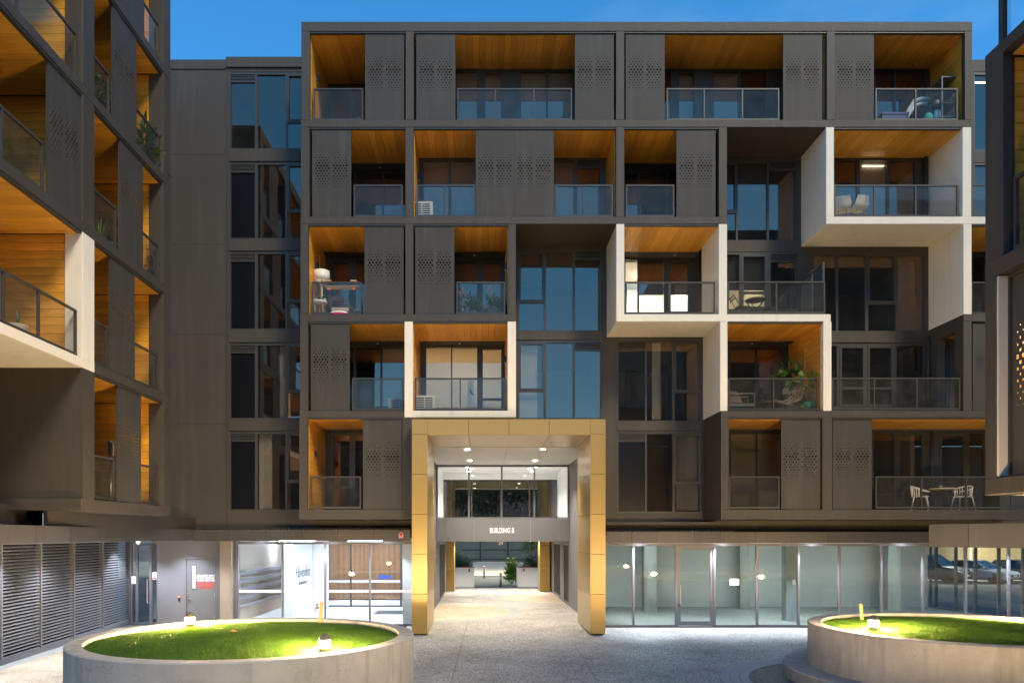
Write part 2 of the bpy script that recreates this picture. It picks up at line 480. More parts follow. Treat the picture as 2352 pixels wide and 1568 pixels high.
def spot(name, loc, energy, c, size=R(110), blend=0.6, rad=0.06, parent=None):
    ld = bpy.data.lights.new(name, 'SPOT')
    ld.energy, ld.color, ld.spot_size, ld.spot_blend, ld.shadow_soft_size = energy, c, size, blend, rad
    o = bpy.data.objects.new(name, ld); o.location = loc
    return adopt(o, parent)

# ------------------------------------------------------------------ facade kit
def window(parent, cols, z0, z1, w, fr=F0, fmat=None, gmat=None, u0=None, u1=None, name='window', split=0.36, tilt=0.0):
    """cols: (u0, u1, kind); f fixed, s sash over fixed, d door, l louvre over glass, b louvre over black panel, p solid panel"""
    fmat = fmat or M['alu']; gmat = gmat or M['glass']
    u0 = cols[0][0] - 0.04 if u0 is None else u0
    u1 = cols[-1][1] + 0.04 if u1 is None else u1
    mb = MB(); T = 0.045; wa, wb = w - 0.035, w + 0.07
    mb.box(u0, u1, wa, wb, z0, z0 + T, fr); mb.box(u0, u1, wa, wb, z1 - 2 * T, z1, fr)
    zt, zb = z1 - 2 * T, z0 + T
    edges = [u0]
    for i, (a_, b_, k) in enumerate(cols):
        edges += [a_, b_]
    edges.append(u1)
    for i in range(0, len(edges), 2):
        if edges[i + 1] - edges[i] > 0.005:
            mb.box(edges[i], edges[i + 1], wa + 0.003, wb - 0.003, zb, zt, fr)
    panes = []
    for a_, b_, k in cols:
        if k == 'p':
            mb.box(a_, b_, wa + 0.006, wb - 0.006, zb, zt, fr)
        elif k == 'f':
            panes.append((a_, b_, zb, zt, gmat))
        elif k in 'lb':
            zl = zt - 0.22
            mb.box(a_, b_, wa + 0.006, wb, zl - 0.04, zl, fr)
            for j in range(4):
                zz = zl + 0.012 + j * 0.052
                mb.box(a_, b_, wa + 0.015, wb - 0.03, zz, zz + 0.028, fr)
            mb.box(a_, b_, wb - 0.02, wb - 0.015, zl, zt, fr)
            panes.append((a_, b_, zb, zl - 0.04, M['black'] if k == 'b' else gmat))
        elif k == 's':
            zs = zb + (zt - zb) * split
            mb.box(a_, b_, wa + 0.006, wb, zs - 0.03, zs + 0.03, fr)
            e = 0.05
            for (x0, x1, y0, y1) in ((a_, a_ + e, zs + .03, zt), (b_ - e, b_, zs + .03, zt), (a_ + e, b_ - e, zs + .03, zs + .03 + e), (a_ + e, b_ - e, zt - e, zt)):
                mb.box(x0, x1, wa - 0.012, wb - 0.02, y0, y1, fr)
            panes.append((a_ + e, b_ - e, zs + .03 + e, zt - e, gmat)); panes.append((a_, b_, zb, zs - .03, gmat))
        elif k == 'd':
            e = 0.075
            zs = zb + (zt - zb) * 0.30
            for (x0, x1, y0, y1) in ((a_, a_ + e, zb, zt), (b_ - e, b_, zb, zt), (a_ + e, b_ - e, zb, zb + e), (a_ + e, b_ - e, zt - e, zt), (a_ + e, b_ - e, zs - .04, zs + .04)):
                mb.box(x0, x1, wa - 0.014, wb - 0.02, y0, y1, fr)
            panes.append((a_ + e, b_ - e, zb + e, zs - .04, gmat)); panes.append((a_ + e, b_ - e, zs + .04, zt - e, gmat))
    o = mb.build(name, fmat, parent)
    for a_, b_, c_, d_, g in panes:
        box('pane', a_ - 0.004, b_ + 0.004, w + 0.015, w + 0.027, c_ - 0.004, d_ + 0.004, g, o, fr)
    return o

def dcols(lst, d):
    return [(SX(a_, d), SX(b_, d), k) for a_, b_, k in lst]

def balustrade(parent, us, z0, w, fr=F0, h=1.06, fmat=None, gmat=None):
    """us: positions of the posts"""
    fmat = fmat or M['alu']; gmat = gmat or M['bal']
    mb = MB(); t = 0.045
    u0, u1 = us[0], us[-1]
    mb.box(u0, u1, w, w + 0.06, z0 + h - t, z0 + h, fr); mb.box(u0, u1, w, w + 0.06, z0 + 0.03, z0 + 0.10, fr)
    for i, u in enumerate(us):
        a_ = u if i == 0 else (u - t if i == len(us) - 1 else u - t / 2)
        mb.box(a_, a_ + t, w + 0.003, w + 0.057, z0 + 0.10, z0 + h - t, fr)
    for u in (u0 + 0.02, u1 - 0.05):
        mb.box(u, u + 0.03, w + 0.01, w + 0.05, z0 + 0.0, z0 + 0.03, fr)
    o = mb.build('balustrade', fmat, parent)
    for i in range(len(us) - 1):
        box('pane', us[i] + t, us[i + 1] - t, w + 0.024, w + 0.034, z0 + 0.09, z0 + h - t + 0.01, gmat, o, fr)
    return o

SCR_W, SCR_H = 1.235, 2.70
def screen_mesh():
    """perforated sheet with real square holes in two fields that swell and fade"""
    bm_v, bm_f, idx = [], [], {}
    def V(x, z):
        k = (round(x, 4), round(z, 4))
        if k not in idx:
            idx[k] = len(bm_v); bm_v.append((x, 0.0, z))
        return idx[k]
    def Q(x0, x1, z0, z1):
        if x1 - x0 > 1e-4 and z1 - z0 > 1e-4:
            bm_f.append((V(x0, z0), V(x1, z0), V(x1, z1), V(x0, z1)))
    pitch = 0.087
    zc = SCR_H * 0.585
    big = [0.020, 0.024, 0.031, 0.036, 0.043, 0.054, 0.047, 0.043, 0.036, 0.036, 0.034, 0.027, 0.026, 0.022]
    rows = []
    for i in range(-13, 13):
        z = zc - i * pitch * (0.92 if i > 0 else 0.95)
        j = i + 5
        s = big[j] if 0 <= j < len(big) else (0.009 if (-9 <= i <= 17) else 0)
        if s > 0 and 0.12 < z < SCR_H - 0.1: rows.append((z, s, i))
    rows.sort()
    zprev = 0.0
    for z, s, i in rows:
        Q(0, SCR_W, zprev, z - s / 2)
        odd = i % 2
        xs = []
        for g0 in (0.115, 0.685):
            off = 0.052 if (odd == 0) == (g0 < 0.5) else 0.0
            cnt = 4 if off else 5
            xs += [g0 + off + k * 0.104 for k in range(cnt)]
        xp = 0.0
        for x in xs:
            Q(xp, x - s / 2, z - s / 2, z + s / 2); xp = x + s / 2
        Q(xp, SCR_W, z - s / 2, z + s / 2)
        zprev = z + s / 2
    Q(0, SCR_W, zprev, SCR_H)
    n = len(bm_v)
    vs = bm_v + [(x, 0.006, z) for x, y, z in bm_v]
    fs = bm_f + [tuple(i + n for i in reversed(f)) for f in bm_f]
    mb = MB(); mb.add(vs, fs)
    for a_, b_, c_, d_ in ((0, 0.03, 0, SCR_H), (SCR_W - 0.03, SCR_W, 0, SCR_H), (0.03, SCR_W - 0.03, 0, 0.03), (0.03, SCR_W - 0.03, SCR_H - 0.03, SCR_H)):
        mb.box(a_, b_, 0.0061, 0.045, c_, d_)
    me = bpy.data.meshes.new('screen'); me.from_pydata(mb.v, [], mb.f); me.materials.append(M['screen'])
    return me
SCREEN = screen_mesh()
def screen(parent, u0, z0, w, fr=F0, width=SCR_W, height=SCR_H):
    o = bpy.data.objects.new('screen', SCREEN)
    o.location = fr.p(u0, w, z0); o.rotation_euler = (0, 0, fr.rot()); o.scale = (width / SCR_W, 1, height / SCR_H)
    return adopt(o, parent)

def soffit(parent, u0, u1, w0, w1, z, fr=F0, pw=0.205):
    """timber lined ceiling: a backing and one board beside the other, running inward"""
    o = box('soffit', u0, u1, w0, w1, z + 0.018, z + 0.04, M['roomdark'], parent, fr)
    n = max(1, round((u1 - u0) / pw)); p = (u1 - u0) / n
    for i in range(n):
        box('plank', u0 + i * p + 0.004, u0 + (i + 1) * p - 0.004, w0 + 0.004, w1 - 0.004, z, z + 0.017, M['wood_y'], o, fr)
    return o

def plank_wall(parent, u, sgn, w0, w1, z0, z1, fr=F0, ph=0.19):
    """horizontal boards on a balcony side wall; sgn gives the side the face looks to"""
    f2 = Fr(fr.p(u, 0, 0)[:2], fr.b, fr.a * sgn)
    o = box('wall_lining', w0, w1, -0.03, 0.0, z0, z1, M['roomdark'], parent, f2)
    n = max(1, round((z1 - z0) / ph)); p = (z1 - z0) / n
    for i in range(n):
        box('plank', w0 + 0.003, w1 - 0.003, 0.001, 0.018, z0 + i * p + 0.004, z0 + (i + 1) * p - 0.004, M['wood_x'], o, f2)
    return o

def wall_holes(name, u0, u1, z0, z1, w0, w1, holes, mat, parent, fr=F0):
    zs = sorted({z0, z1, *[h[2] for h in holes], *[h[3] for h in holes]})
    zs = [z for z in zs if z0 <= z <= z1]
    mb = MB()
    for za, zb in zip(zs, zs[1:]):
        if zb - za < 1e-4: continue
        zm = (za + zb) / 2
        cuts = sorted((max(h[0], u0), min(h[1], u1)) for h in holes if h[2] < zm < h[3])
        x = u0
        for a_, b_ in cuts:
            if a_ - x > 1e-4: mb.box(x, a_, w0, w1, za, zb, fr)
            x = max(x, b_)
        if u1 - x > 1e-4: mb.box(x, u1, w0, w1, za, zb, fr)
    return mb.build(name, mat, parent)

# ------------------------------------------------------------------ ground
def sheet(name, pts, z, mat, label=None):
    me = bpy.data.meshes.new(name)
    me.from_pydata([(x, y, z) for x, y in pts], [], [tuple(range(len(pts)))])
    me.materials.append(mat)
    return tag(adopt(bpy.data.objects.new(name, me), None), kind='structure')

sheet('ground', [(-700, -400), (700, -400), (700, 1200), (-700, 1200)], -0.012, M['asphalt'])
sheet('paving', [(-16, -14), (24, -14), (24, 24.6), (3.9, 24.6), (3.9, 43.4), (-2.6, 43.4), (-2.6, 24.6), (-16, 24.6)], -0.004, M['agg'])
sheet('footpath', [(-60, 55.0), (80, 55.0), (80, 87.5), (-60, 87.5)], 0.02, M['street'])
sheet('street', [(-60, 43.6), (80, 43.6), (80, 54.8), (-60, 54.8)], 0.0, M['asphalt'])
kb = box('kerb', -60, 80, 54.8, 55.02, -0.01, 0.10, M['concrete2']); tag(kb, kind='structure')

def half_ellipse(cx, cy_, ax, ay, side, n=40):
    return [(cx + side * ax * math.sin(math.pi * i / n), cy_ - ay * math.cos(math.pi * i / n)) for i in range(n + 1)]
sheet('paving_border', half_ellipse(-2.05, 30.0, 3.55, 3.9, 1), 0.0, M['paver'])
sheet('sand_paving', half_ellipse(-2.05, 30.0, 3.10, 3.35, 1), 0.004, M['sand'])
sheet('paving_border', list(reversed(half_ellipse(3.68, 36.7, 3.4, 3.5, -1))), 0.0, M['paver'])
sheet('sand_paving', list(reversed(half_ellipse(3.68, 36.7, 2.95, 3.0, -1))), 0.004, M['sand'])
# pale strip and sandy bed at the foot of the louvred wall
sheet('paving_border', [(-12.6, 13), (-10.45, 13), (-11.0, 17.6), (-11.7, 24.5), (-12.6, 24.5)], 0.0, M['concrete2'])
sheet('sand_paving', [(-10.75, 13), (-7.2, 13), (-7.6, 17.0), (-8.6, 20.8), (-10.3, 22.6), (-11.55, 23.4), (-11.05, 17.6)], 0.004, M['sand'])
# dark bed and paver ring by the planter at the shopfront
ring_c, ring_r = (8.5, 15.0), 3.55
sheet('dark_paving', [(ring_c[0] + (ring_r - 0.58) * math.cos(2 * math.pi * i / 64), ring_c[1] + (ring_r - 0.58) * math.sin(2 * math.pi * i / 64)) for i in range(64)], 0.002, M['aggdark'])
pr = sheet('paver_ring', [(ring_c[0] + ring_r * math.cos(R(80 + 130 * i / 60)), ring_c[1] + ring_r * math.sin(R(80 + 130 * i / 60))) for i in range(61)]
           + [(ring_c[0] + (ring_r - 0.6) * math.cos(R(210 - 130 * i / 60)), ring_c[1] + (ring_r - 0.6) * math.sin(R(210 - 130 * i / 60))) for i in range(61)], 0.0, M['aggdark'])
for row in range(3):
    rr = ring_r - 0.1 - row * 0.2
    n = int(R(130) * rr / 0.105)
    for i in range(n):
        t = R(80 + 130 * (i + 0.5) / n)
        o = bpy.data.objects.new('paver', box_mesh(0.192, 0.099, 0.03, M['paver'], 0.004))
        o.location = (ring_c[0] + rr * math.cos(t), ring_c[1] + rr * math.sin(t), 0.004 + 0.002 * random.random())
        o.rotation_euler = (0, 0, t)
        adopt(o, pr)
# saw-cut joints in the courtyard paving
jo = MB()
jo.add([(-0.75, 10.0, 0.0), (-0.735, 10.0, 0.0), (-0.575, 26.5, 0.0), (-0.59, 26.5, 0.0)], [(0, 1, 2, 3)])
jo.add([(2.4, 26.0, 0.0), (2.415, 26.0, 0.0), (4.6, 18.0, 0.0), (4.585, 18.0, 0.0)], [(0, 1, 2, 3)])
for (xa, ya, xb, yb) in ((-2.2, 21.2, 9.0, 20.6), (-1.4, 18.2, 6.2, 17.4), (2.2, 10.0, 2.6, 22.6), (6.4, 24.4, 5.6, 18.5), (10.2, 24.5, 9.4, 19.2), (-0.6, 26.5, -0.45, 43.0), (-2.0, 27.3, 3.6, 27.2), (-2.0, 34.3, 3.6, 34.2)):
    jo.add([(xa, ya, 0.0), (xb, yb, 0.0), (xb + 0.011, yb + 0.011, 0.0), (xa + 0.011, ya + 0.011, 0.0)], [(0, 1, 2, 3)])
jo.build('paving_joint', M['aggdark'])
tag(bpy.data.objects['paving_joint'], kind='structure')

# ------------------------------------------------------------------ the facing apartment building
YF, YW, YD = 23.4, 25.25, 26.1       # frame front, main wall, deep balcony back
TOP = [3.88, 7.00, 10.05, 13.13, 16.19, 19.29]
BOT = [3.57, 6.79, 9.82, 12.90, 15.96, 18.99]
B = thing('apartment_building', (4.0, 25.3, 0), 'dark five storey apartment building with projecting balcony frames facing the courtyard', 'building')
def C(x): return SX(x, YF)
XL, XR = -13.5, 24.0
DK, WH = M['dark'], M['white']
slabs = [
    (0, 687, 946, DK), (0, 1656, 2400, DK),
    (1, 688, 929, DK), (1, 929, 1185, WH), (1, 1656, 2400, DK),
    (2, 689, 1185, DK), (2, 1415.6, 1908, WH), (2, 2213, 2400, DK),
    (3, 690, 1670, DK), (3, 1897.5, 2400, WH),
    (4, 691, 2233, DK), (5, 692, 2233, DK)]
for lv, a_, b_, m_ in slabs:
    box('slab', C(a_), C(b_), YF - 0.003, YW - 0.002, BOT[lv], TOP[lv], m_, B, bev=0.008)
colsp = {
    5: [(692, 711, DK), (931.6, 950, DK), (1415, 1434, DK), (1899, 1918, DK), (2216, 2233, DK)],
    4: [(691, 710, DK), (931, 950, DK), (1415, 1434, DK), (1651, 1670, DK), (1897.5, 1915.6, WH), (2211, 2231, WH)],
    3: [(690, 708, DK), (931, 949, DK), (1167, 1185, DK), (1415.6, 1434, WH), (1651, 1670, WH), (2213, 2232, WH)],
    2: [(689, 707, DK), (929, 948, WH), (1166, 1185, WH), (1654, 1671, WH), (1891, 1910, WH), (2213, 2232, DK)],
    1: [(687, 706, DK), (924, 946, DK), (1656, 1674, DK), (1889, 1912, DK)]}
for r_, lst in colsp.items():
    for a_, b_, m_ in lst:
        if r_ == 2 and a_ == 2213:
            box('column', C(a_), C(b_), YF, YF + 0.45, TOP[1], BOT[2], m_, B, bev=0.008)
            continue
        box('column', C(a_), C(b_), YF, YW - 0.002, TOP[r_ - 1], BOT[r_], m_, B, bev=0.008)

# balconies: row, opening edges, back plane, back wall columns, posts of balustrades, screens, lined sides
bal = [
 (5, 711, 931.6, YD, [(716, 745, 'p'), (758, 806, 'd'), (815, 872, 'f'), (878, 928, 'f')], [(718, 833)], [838], 'L'),
 (5, 950, 1415, YW, [(962, 1040, 'f'), (1046, 1095, 'f'), (1110, 1155, 'd'), (1160, 1189, 'p'), (1196.6, 1254, 'f'), (1258, 1314, 'f'), (1320, 1396, 'f')], [(1050, 1138, 1227, 1315)], [956, 1321], ''),
 (5, 1434, 1899, YW, [(1445, 1500, 'f'), (1506, 1540, 'f'), (1553.8, 1598, 'd'), (1603, 1634, 'p'), (1638.8, 1696.6, 'f'), (1700, 1760, 'f'), (1766, 1850, 'p')], [(1533, 1620, 1708, 1793)], [1438, 1800.6], 'R'),
 (5, 1918, 2216, YW, [(1926, 2004, 'f'), (2011, 2052, 'f'), (2057, 2125, 'f')], [(2015, 2108, 2205)], [1919.5], 'R'),
 (4, 710, 931, YD, [(718, 768, 'f'), (774, 812, 'f'), (820, 877, 'f'), (882, 930, 'f')], [(811, 924)], [716], ''),
 (4, 950, 1415, YW, [(973, 1030, 'f'), (1036, 1092, 'f'), (1096, 1180, 'f'), (1184, 1266, 'f'), (1273, 1317, 'f'), (1325.6, 1378, 'l')], [(956, 1020, 1090), (1277, 1342, 1409)], [1092.7, 1182.7], 'LR'),
 (4, 1434, 1651, YD, [(1436, 1465, 'f'), (1471, 1530, 'f'), (1535, 1590, 'f')], [(1439, 1550.6)], [1555], ''),
 (4, 1915.6, 2211, YW, [(1920, 1967, 'f'), (1974, 2036, 'f'), (2042, 2100, 'f'), (2106, 2122, 'p'), (2150, 2180, 's')], [(1920, 2013, 2108, 2206)], [], ''),
 (3, 708, 931, YD, [(748, 755, 'p'), (762.8, 806.6, 'd'), (817, 868, 'f'), (874, 925, 'f')], [(714, 829)], [836.7], 'L'),
 (3, 949, 1167, YD, [(962, 1040, 'f'), (1047, 1095.6, 'f'), (1104, 1154, 'd')], [(1048, 1160.7)], [953.6], 'R'),
 (3, 1434, 1651, YD, [(1436, 1464, 'f'), (1468, 1524.7, 'f'), (1534, 1584, 'd'), (1588, 1606, 'p')], [(1437.8, 1541, 1645)], [], ''),
 (2, 707, 929, YD, [(720, 768, 'f'), (774, 811, 'f'), (817.5, 873.7, 'f'), (878, 928, 'f')], [(807.5, 924.7)], [712.8], ''),
 (2, 948, 1166, YD, [(958, 971, 'p'), (979, 1036, 'f'), (1039, 1096, 'f'), (1104, 1156, 'd')], [(951.9, 1056.6, 1162)], [], 'LR'),
 (2, 1671, 1891, YD, [(1678.7, 1736.6, 'f'), (1739.7, 1794, 'f'), (1797, 1808, 'p')], [(1675.6, 1779.7, 1884)], [], 'R'),
 (1, 706, 924, YD, [(746, 754, 'p'), (760, 808, 'd'), (816, 866, 'f'), (872, 920, 'f')], [(711, 828)], [833], 'L'),
 (1, 1674, 1889, YD, [(1679.7, 1736, 'f'), (1739.5, 1794, 'f'), (1799, 1840, 'f')], [(1677, 1793.6)], [1796], 'R'),
 (1, 1912, 2390, YD, [(1916, 1960, 'f'), (1966, 2000, 'f'), (2006, 2052.5, 'f'), (2060, 2121.6, 'd'), (2124, 2150, 'p'), (2157, 2216, 'd'), (2226, 2280, 'f')], [(2015, 2121.6, 2225, 2331)], [1915], ''),
 (3, 2232, 2390, YD, [(2236, 2290, 'f')], [(2236, 2330)], [], ''),
]
holes = []
for row, a_, b_, yb, cols_, posts, scr, lined in bal:
    z0, z1 = TOP[row - 1], BOT[row]
    x0, x1 = C(a_), C(b_)
    zs = z1 - 0.055
    soffit(B, x0 + 0.002, x1 - 0.002, YF + 0.13, yb - 0.04, zs)
    window(B, dcols(cols_, yb), z0 + 0.02, zs + 0.01, yb, u0=x0 + 0.001, u1=x1 - 0.001)
    holes.append((x0, x1, z0, z1))
    if yb == YD:
        box('balcony_floor', x0 - 0.1, x1 + 0.1, YW - 0.001, YD + 0.05, z0 - 0.12, z0, DK, B)
        for xx, s_ in ((x0, -1), (x1, 1)):
            box('side_wall', min(xx, xx + s_ * 0.12), max(xx, xx + s_ * 0.12), YW - 0.001, YD + 0.05, z0, z1 - 0.01, DK, B)
    if 'L' in lined: plank_wall(B, x0, 1, YF + 0.16, yb - 0.06, z0 + 0.01, zs - 0.002)
    if 'R' in lined: plank_wall(B, x1, -1, YF + 0.16, yb - 0.06, z0 + 0.01, zs - 0.002)
    for ps in posts:
        balustrade(B, [C(p) for p in ps], z0, YF + 0.10)
    for s_ in scr:
        screen(B, C(s_), z0 + 0.012, YF + 0.055, height=z1 - z0 - 0.05)
    box('screen_track', x0 + 0.01, x1 - 0.01, YF + 0.02, YF + 0.12, z1 - 0.045, z1 - 0.002, M['alu'], B)

# windows straight in the main wall
LZ = [(1172, 990), (962, 787), (757, 577), (549, 372), (343, 165)]
for i, (yb_, yt) in enumerate(LZ):
    za, zb_ = SZ(yb_, YW), SZ(yt, YW)
    window(B, dcols([(530, 585, 'b' if i < 4 else 'l'), (591, 655, 'f'), (660, 703, 's')], YW), za, zb_, YW + 0.05)
    holes.append((SX(530, YW) - 0.04, SX(703, YW) + 0.04, za, zb_))
def wwin(cols_, yb_, yt, **k):
    za, zb_ = SZ(yb_, YW), SZ(yt, YW)
    cc = dcols(cols_, YW)
    holes.append((cc[0][0] - 0.04, cc[-1][1] + 0.04, za, zb_))
    return window(B, cc, za, zb_, YW + 0.05, **k)
wwin([(1193, 1249, 's'), (1254, 1316, 'f'), (1321, 1379, 'l')], 761, 572)
wwin([(1193, 1249, 's'), (1254, 1316, 'f'), (1321, 1379, 'l')], 962, 781)
wwin([(1421, 1482, 'l'), (1486, 1545, 'f'), (1550, 1608, 's')], 968, 779)
wwin([(1421, 1482, 'b'), (1486, 1545, 'f'), (1550, 1608, 's')], 1177, 990)
wwin([(1640, 1691, 's'), (1695, 1762, 'f'), (1767, 1828, 'l')], 554, 367)
wwin([(1650, 1699, 'f'), (1703, 1762, 'd'), (1771, 1828, 'l')], 712, 578)
wwin([(1869, 1921, 'f'), (1926, 1988, 'f'), (1995, 2058, 's'), (2063, 2123, 'f')], 762, 580)
wwin([(1880, 1923, 'f'), (1929, 1988, 'd'), (1993, 2053, 'd'), (2060, 2122, 'f'), (2150, 2178, 'd')], 936, 788)
wwin([(2240, 2300, 'f')], 346, 165)
wwin([(2240, 2300, 'f')], 549, 373)
holes.append((-2.2, 3.8, 2.9, 6.5))
wall_holes('wall', XL, XR, 3.0, 19.28, YW, YW + 0.3, holes, DK, B)
box('parapet', XL, SX(520, YW), YW - 0.03, YW - 0.002, 18.95, 19.24, DK, B)
box('parapet', SX(520, YW), SX(700, YW), YW - 0.06, YW - 0.002, 19.0, 19.34, DK, B)
box('roof', XL, XR, YW + 0.31, 34, 19.0, 19.2, DK, B)
for k in range(6):
    for xa, xb in (((XL, -2.4), (3.95, XR)) if k == 0 else ((XL, XR),)):
        box('floor_slab', xa, xb, YW + 0.31, 30.2, TOP[k] - 0.3, TOP[k] - 0.03, M['roomdark'], B)
box('interior_wall', XL, XR, 30.2, 30.4, 6.9, 19.0, M['room'], B)
box('interior_wall', XL, -2.4, 30.2, 30.4, 3.2, 6.69, M['room'], B)
box('interior_wall', 3.95, XR, 30.2, 30.4, 3.2, 6.69, M['room'], B)
for xx in (-9.2, -6.0, -2.35, 0.9, 4.2, 7.5, 10.95, 15.2):
    box('partition', xx, xx + 0.15, YD + 0.3, 30.19, 7.0 if -2.4 < xx < 3.9 else 3.6, 18.9, M['room'], B)
# spandrel joints in the plain wall
for k in range(1, 5):
    box('wall_joint', XL, SX(527, YW), YW - 0.006, YW - 0.001, TOP[k] - 0.14, TOP[k] - 0.132, M['dark'], B)
box('wall_joint', SX(520, YW), SX(523, YW), YW - 0.02, YW - 0.001, 3.3, 19.0, M['dark2'], B)
for i, (yb_, yt) in enumerate(LZ[:-1] ):
    z_ = SZ(yt, YW); zn = SZ(LZ[i + 1][0], YW)
    box('spandrel', SX(526, YW), SX(705, YW), YW - 0.025, YW - 0.001, z_ + 0.02, zn - 0.02, M['dark'], B)
for (xa, xb, ya, yb_) in ((1188, 1384, 780, 763), (1416, 1612, 988, 970), (1836, 2126, 786, 764)):
    box('spandrel', SX(xa, YW), SX(xb, YW), YW - 0.022, YW - 0.001, SZ(ya, YW), SZ(yb_, YW), M['dark'], B)
# terraces without a ceiling
balustrade(B, [C(1672.6), C(1785.6), C(1897.5)], TOP[2], YF + 0.06)
balustrade(B, [C(1913), C(2011), C(2109), C(2209)], TOP[1], YF + 0.06)
balustrade(B, [C(2234), C(2330)], TOP[3], YF + 0.06)
fs = Fr((C(1897.5) - 0.05, 0), (0, 1), (1, 0))
balustrade(B, [YF + 0.12, YF + 0.95, YW - 0.05], TOP[2], 0.0, fs, h=1.70)
# terrace floor of row two and the dark return box at its end
box('balcony_floor', C(1910), C(2213), YF + 0.4, YW - 0.003, TOP[1] - 0.06, TOP[1] + 0.004, DK, B)
box('beam', C(2213), C(2232), YF + 0.45, YW - 0.002, BOT[2] - 0.2, BOT[2] - 0.002, DK, B)
box('column', C(2213), C(2232), YW - 0.5, YW - 0.003, TOP[1], BOT[2] - 0.2, DK, B)
screen(B, C(2237), TOP[1] + 0.012, YF + 0.055, height=BOT[2] - TOP[1] - 0.05)
soffit(B, C(2232) + 0.01, C(2390), YF + 0.13, YW - 0.05, BOT[2] - 0.06)
# rainwater pipes
for (x_, row, yy) in ((2126, 4, YW - 0.12), (1612, 3, YD - 0.14), (2132, 2, YW - 0.12), (2140, 1, YD - 0.14)):
    mb = MB(); X_ = SX(x_, yy)
    mb.tube([(X_, yy, TOP[row - 1]), (X_, yy, BOT[row] - 0.06)], 0.05, 12)
    mb.build('downpipe', M['dark2'], B, smooth=True)
# vertical cover battens on the lined side walls
for (x_, row, d_, yb) in ((711, 3, 1, YD), (948, 2, 1, YD), (1167, 3, -1, YD), (1891, 2, -1, YD)):
    xx = C(x_)
    box('cover_batten', xx + d_ * 0.02, xx + d_ * 0.05, YF + 1.25, YF + 1.32, TOP[row - 1], BOT[row] - 0.5, M['wood_x'], B)
# balcony wall lights
def wall_light(x, row, side, wy=YF + 0.95, parent=B):
    mb = MB(); s_ = 1 if side == 'L' else -1
    X_ = x + s_ * 0.02
    mb.box(X_, X_ + s_ * 0.07, wy - 0.05, wy + 0.05, TOP[row - 1] + 1.75, TOP[row - 1] + 1.95)
    o = mb.build('wall_light', M['blackmetal'], parent)
    box('lens', X_ + s_ * 0.015, X_ + s_ * 0.06, wy - 0.035, wy + 0.035, TOP[row - 1] + 1.735, TOP[row - 1] + 1.749, M['whiteplastic'], o)
wall_light(C(711), 5, 'L'); wall_light(C(950), 4, 'L', YW - 0.6); wall_light(C(708), 3, 'L'); wall_light(C(1167), 3, 'R')
wall_light(C(1166), 2, 'R'); wall_light(C(706), 1, 'L')
for (x_, row, yb) in ((2090, 5, YW), (1545, 3, YD), (1056, 2, YD), (1090, 3, YD), (1720, 2, YD), (875, 4, YD), (870, 2, YD)):
    mb = MB(); X_ = SX(x_, yb)
    mb.lathe([(0.0, 0.0), (0.03, 0.0), (0.035, -0.03), (0.0, -0.05)], (X_, yb - 0.3, BOT[row] - 0.056), 10)
    mb.build('sprinkler_head', M['whiteplastic'], B)

# blinds behind the glass
def blind(xa, xb, d, za, zb_, m_=None, nm='blind'):
    return box(nm, SX(xa, d), SX(xb, d), d + 0.16, d + 0.172, za, zb_, m_ or M['blind'], B)
for (xa, xb, yb, row, drop) in ((1190, 1260, YW, 5, 1.0), (1045, 1098, YW, 5, .95), (1108, 1157, YW, 5, 1.0), (1255, 1318, YW, 5, .8), (1550, 1600, YW, 5, 1.0), (1637, 1698, YW, 5, .9),
                            (820, 878, YD, 4, .6), (970, 1033, YW, 4, .7), (1035, 1095, YW, 4, .75), (1270, 1320, YW, 4, .9), (1465, 1533, YD, 4, .5),
                            (1045, 1098, YD, 3, .5), (1106, 1154, YD, 3, .5), (878, 930, YD, 2, 1.0), (1972, 2040, YW, 4, 1.0), (2040, 2102, YW, 4, .25),
                            (1193, 1252, YW, 3, .45), (1252, 1318, YW, 3, .5), (1466, 1526, YD, 3, .46), (1536, 1586, YD, 3, .46), (1650, 1700, YW, 3, .5), (1702, 1764, YW, 3, .5),
                            (1678, 1738, YD, 2, .4), (1679, 1737, YD, 1, .75), (1738, 1796, YD, 1, .75), (1700, 1764, YW, 4, .4)):
    z0, z1 = TOP[row - 1] + 0.05, BOT[row] - 0.05
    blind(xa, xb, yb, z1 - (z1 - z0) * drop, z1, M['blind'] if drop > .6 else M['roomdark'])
# left stack and lower stack: curtains seen past the reflections
for (xa, xb, row, m_) in ((592, 622, 1, 'blind'), (640, 655, 2, 'blind'), (1500, 1520, 2, 'blind'), (1193, 1235, 2, 'blind'), (1555, 1608, 1, 'room')):
    blind(xa, xb, YW + 0.1, TOP[row - 1] + 0.05, BOT[row] - 0.1, M[m_], 'curtain')

# lit flats: ceiling light panels inside
def lit_room(xa, xb, row, m_, yb, wall='roomwhite', depth=3.2, panel=(0.35, 0.65), py=(1.1, 1.9)):
    X0, X1 = SX(xa, yb), SX(xb, yb); z0, z1 = TOP[row - 1], BOT[row] - 0.1
    for nm, bx in (('room_wall', (X0 - 0.1, X0, yb + 0.3, yb + depth)), ('room_wall', (X1, X1 + 0.1, yb + 0.3, yb + depth)), ('room_wall', (X0 - 0.1, X1 + 0.1, yb + depth, yb + depth + 0.1))):
        box(nm, *bx, z0 - 0.02, z1, M[wall], B)
    box('room_ceiling', X0 - 0.1, X1 + 0.1, yb + 0.3, yb + depth, z1, z1 + 0.05, M['roomwhite'], B)
    w_ = X1 - X0
    box('ceiling_light', X0 + w_ * panel[0], X0 + w_ * panel[1], yb + py[0], yb + py[1], z1 - 0.03, z1 - 0.004, m_, B)
lit_room(1440, 1590, 3, M['panelbright'], YD)
lit_room(1655, 1770, 3, M['panelwarm'], YW)
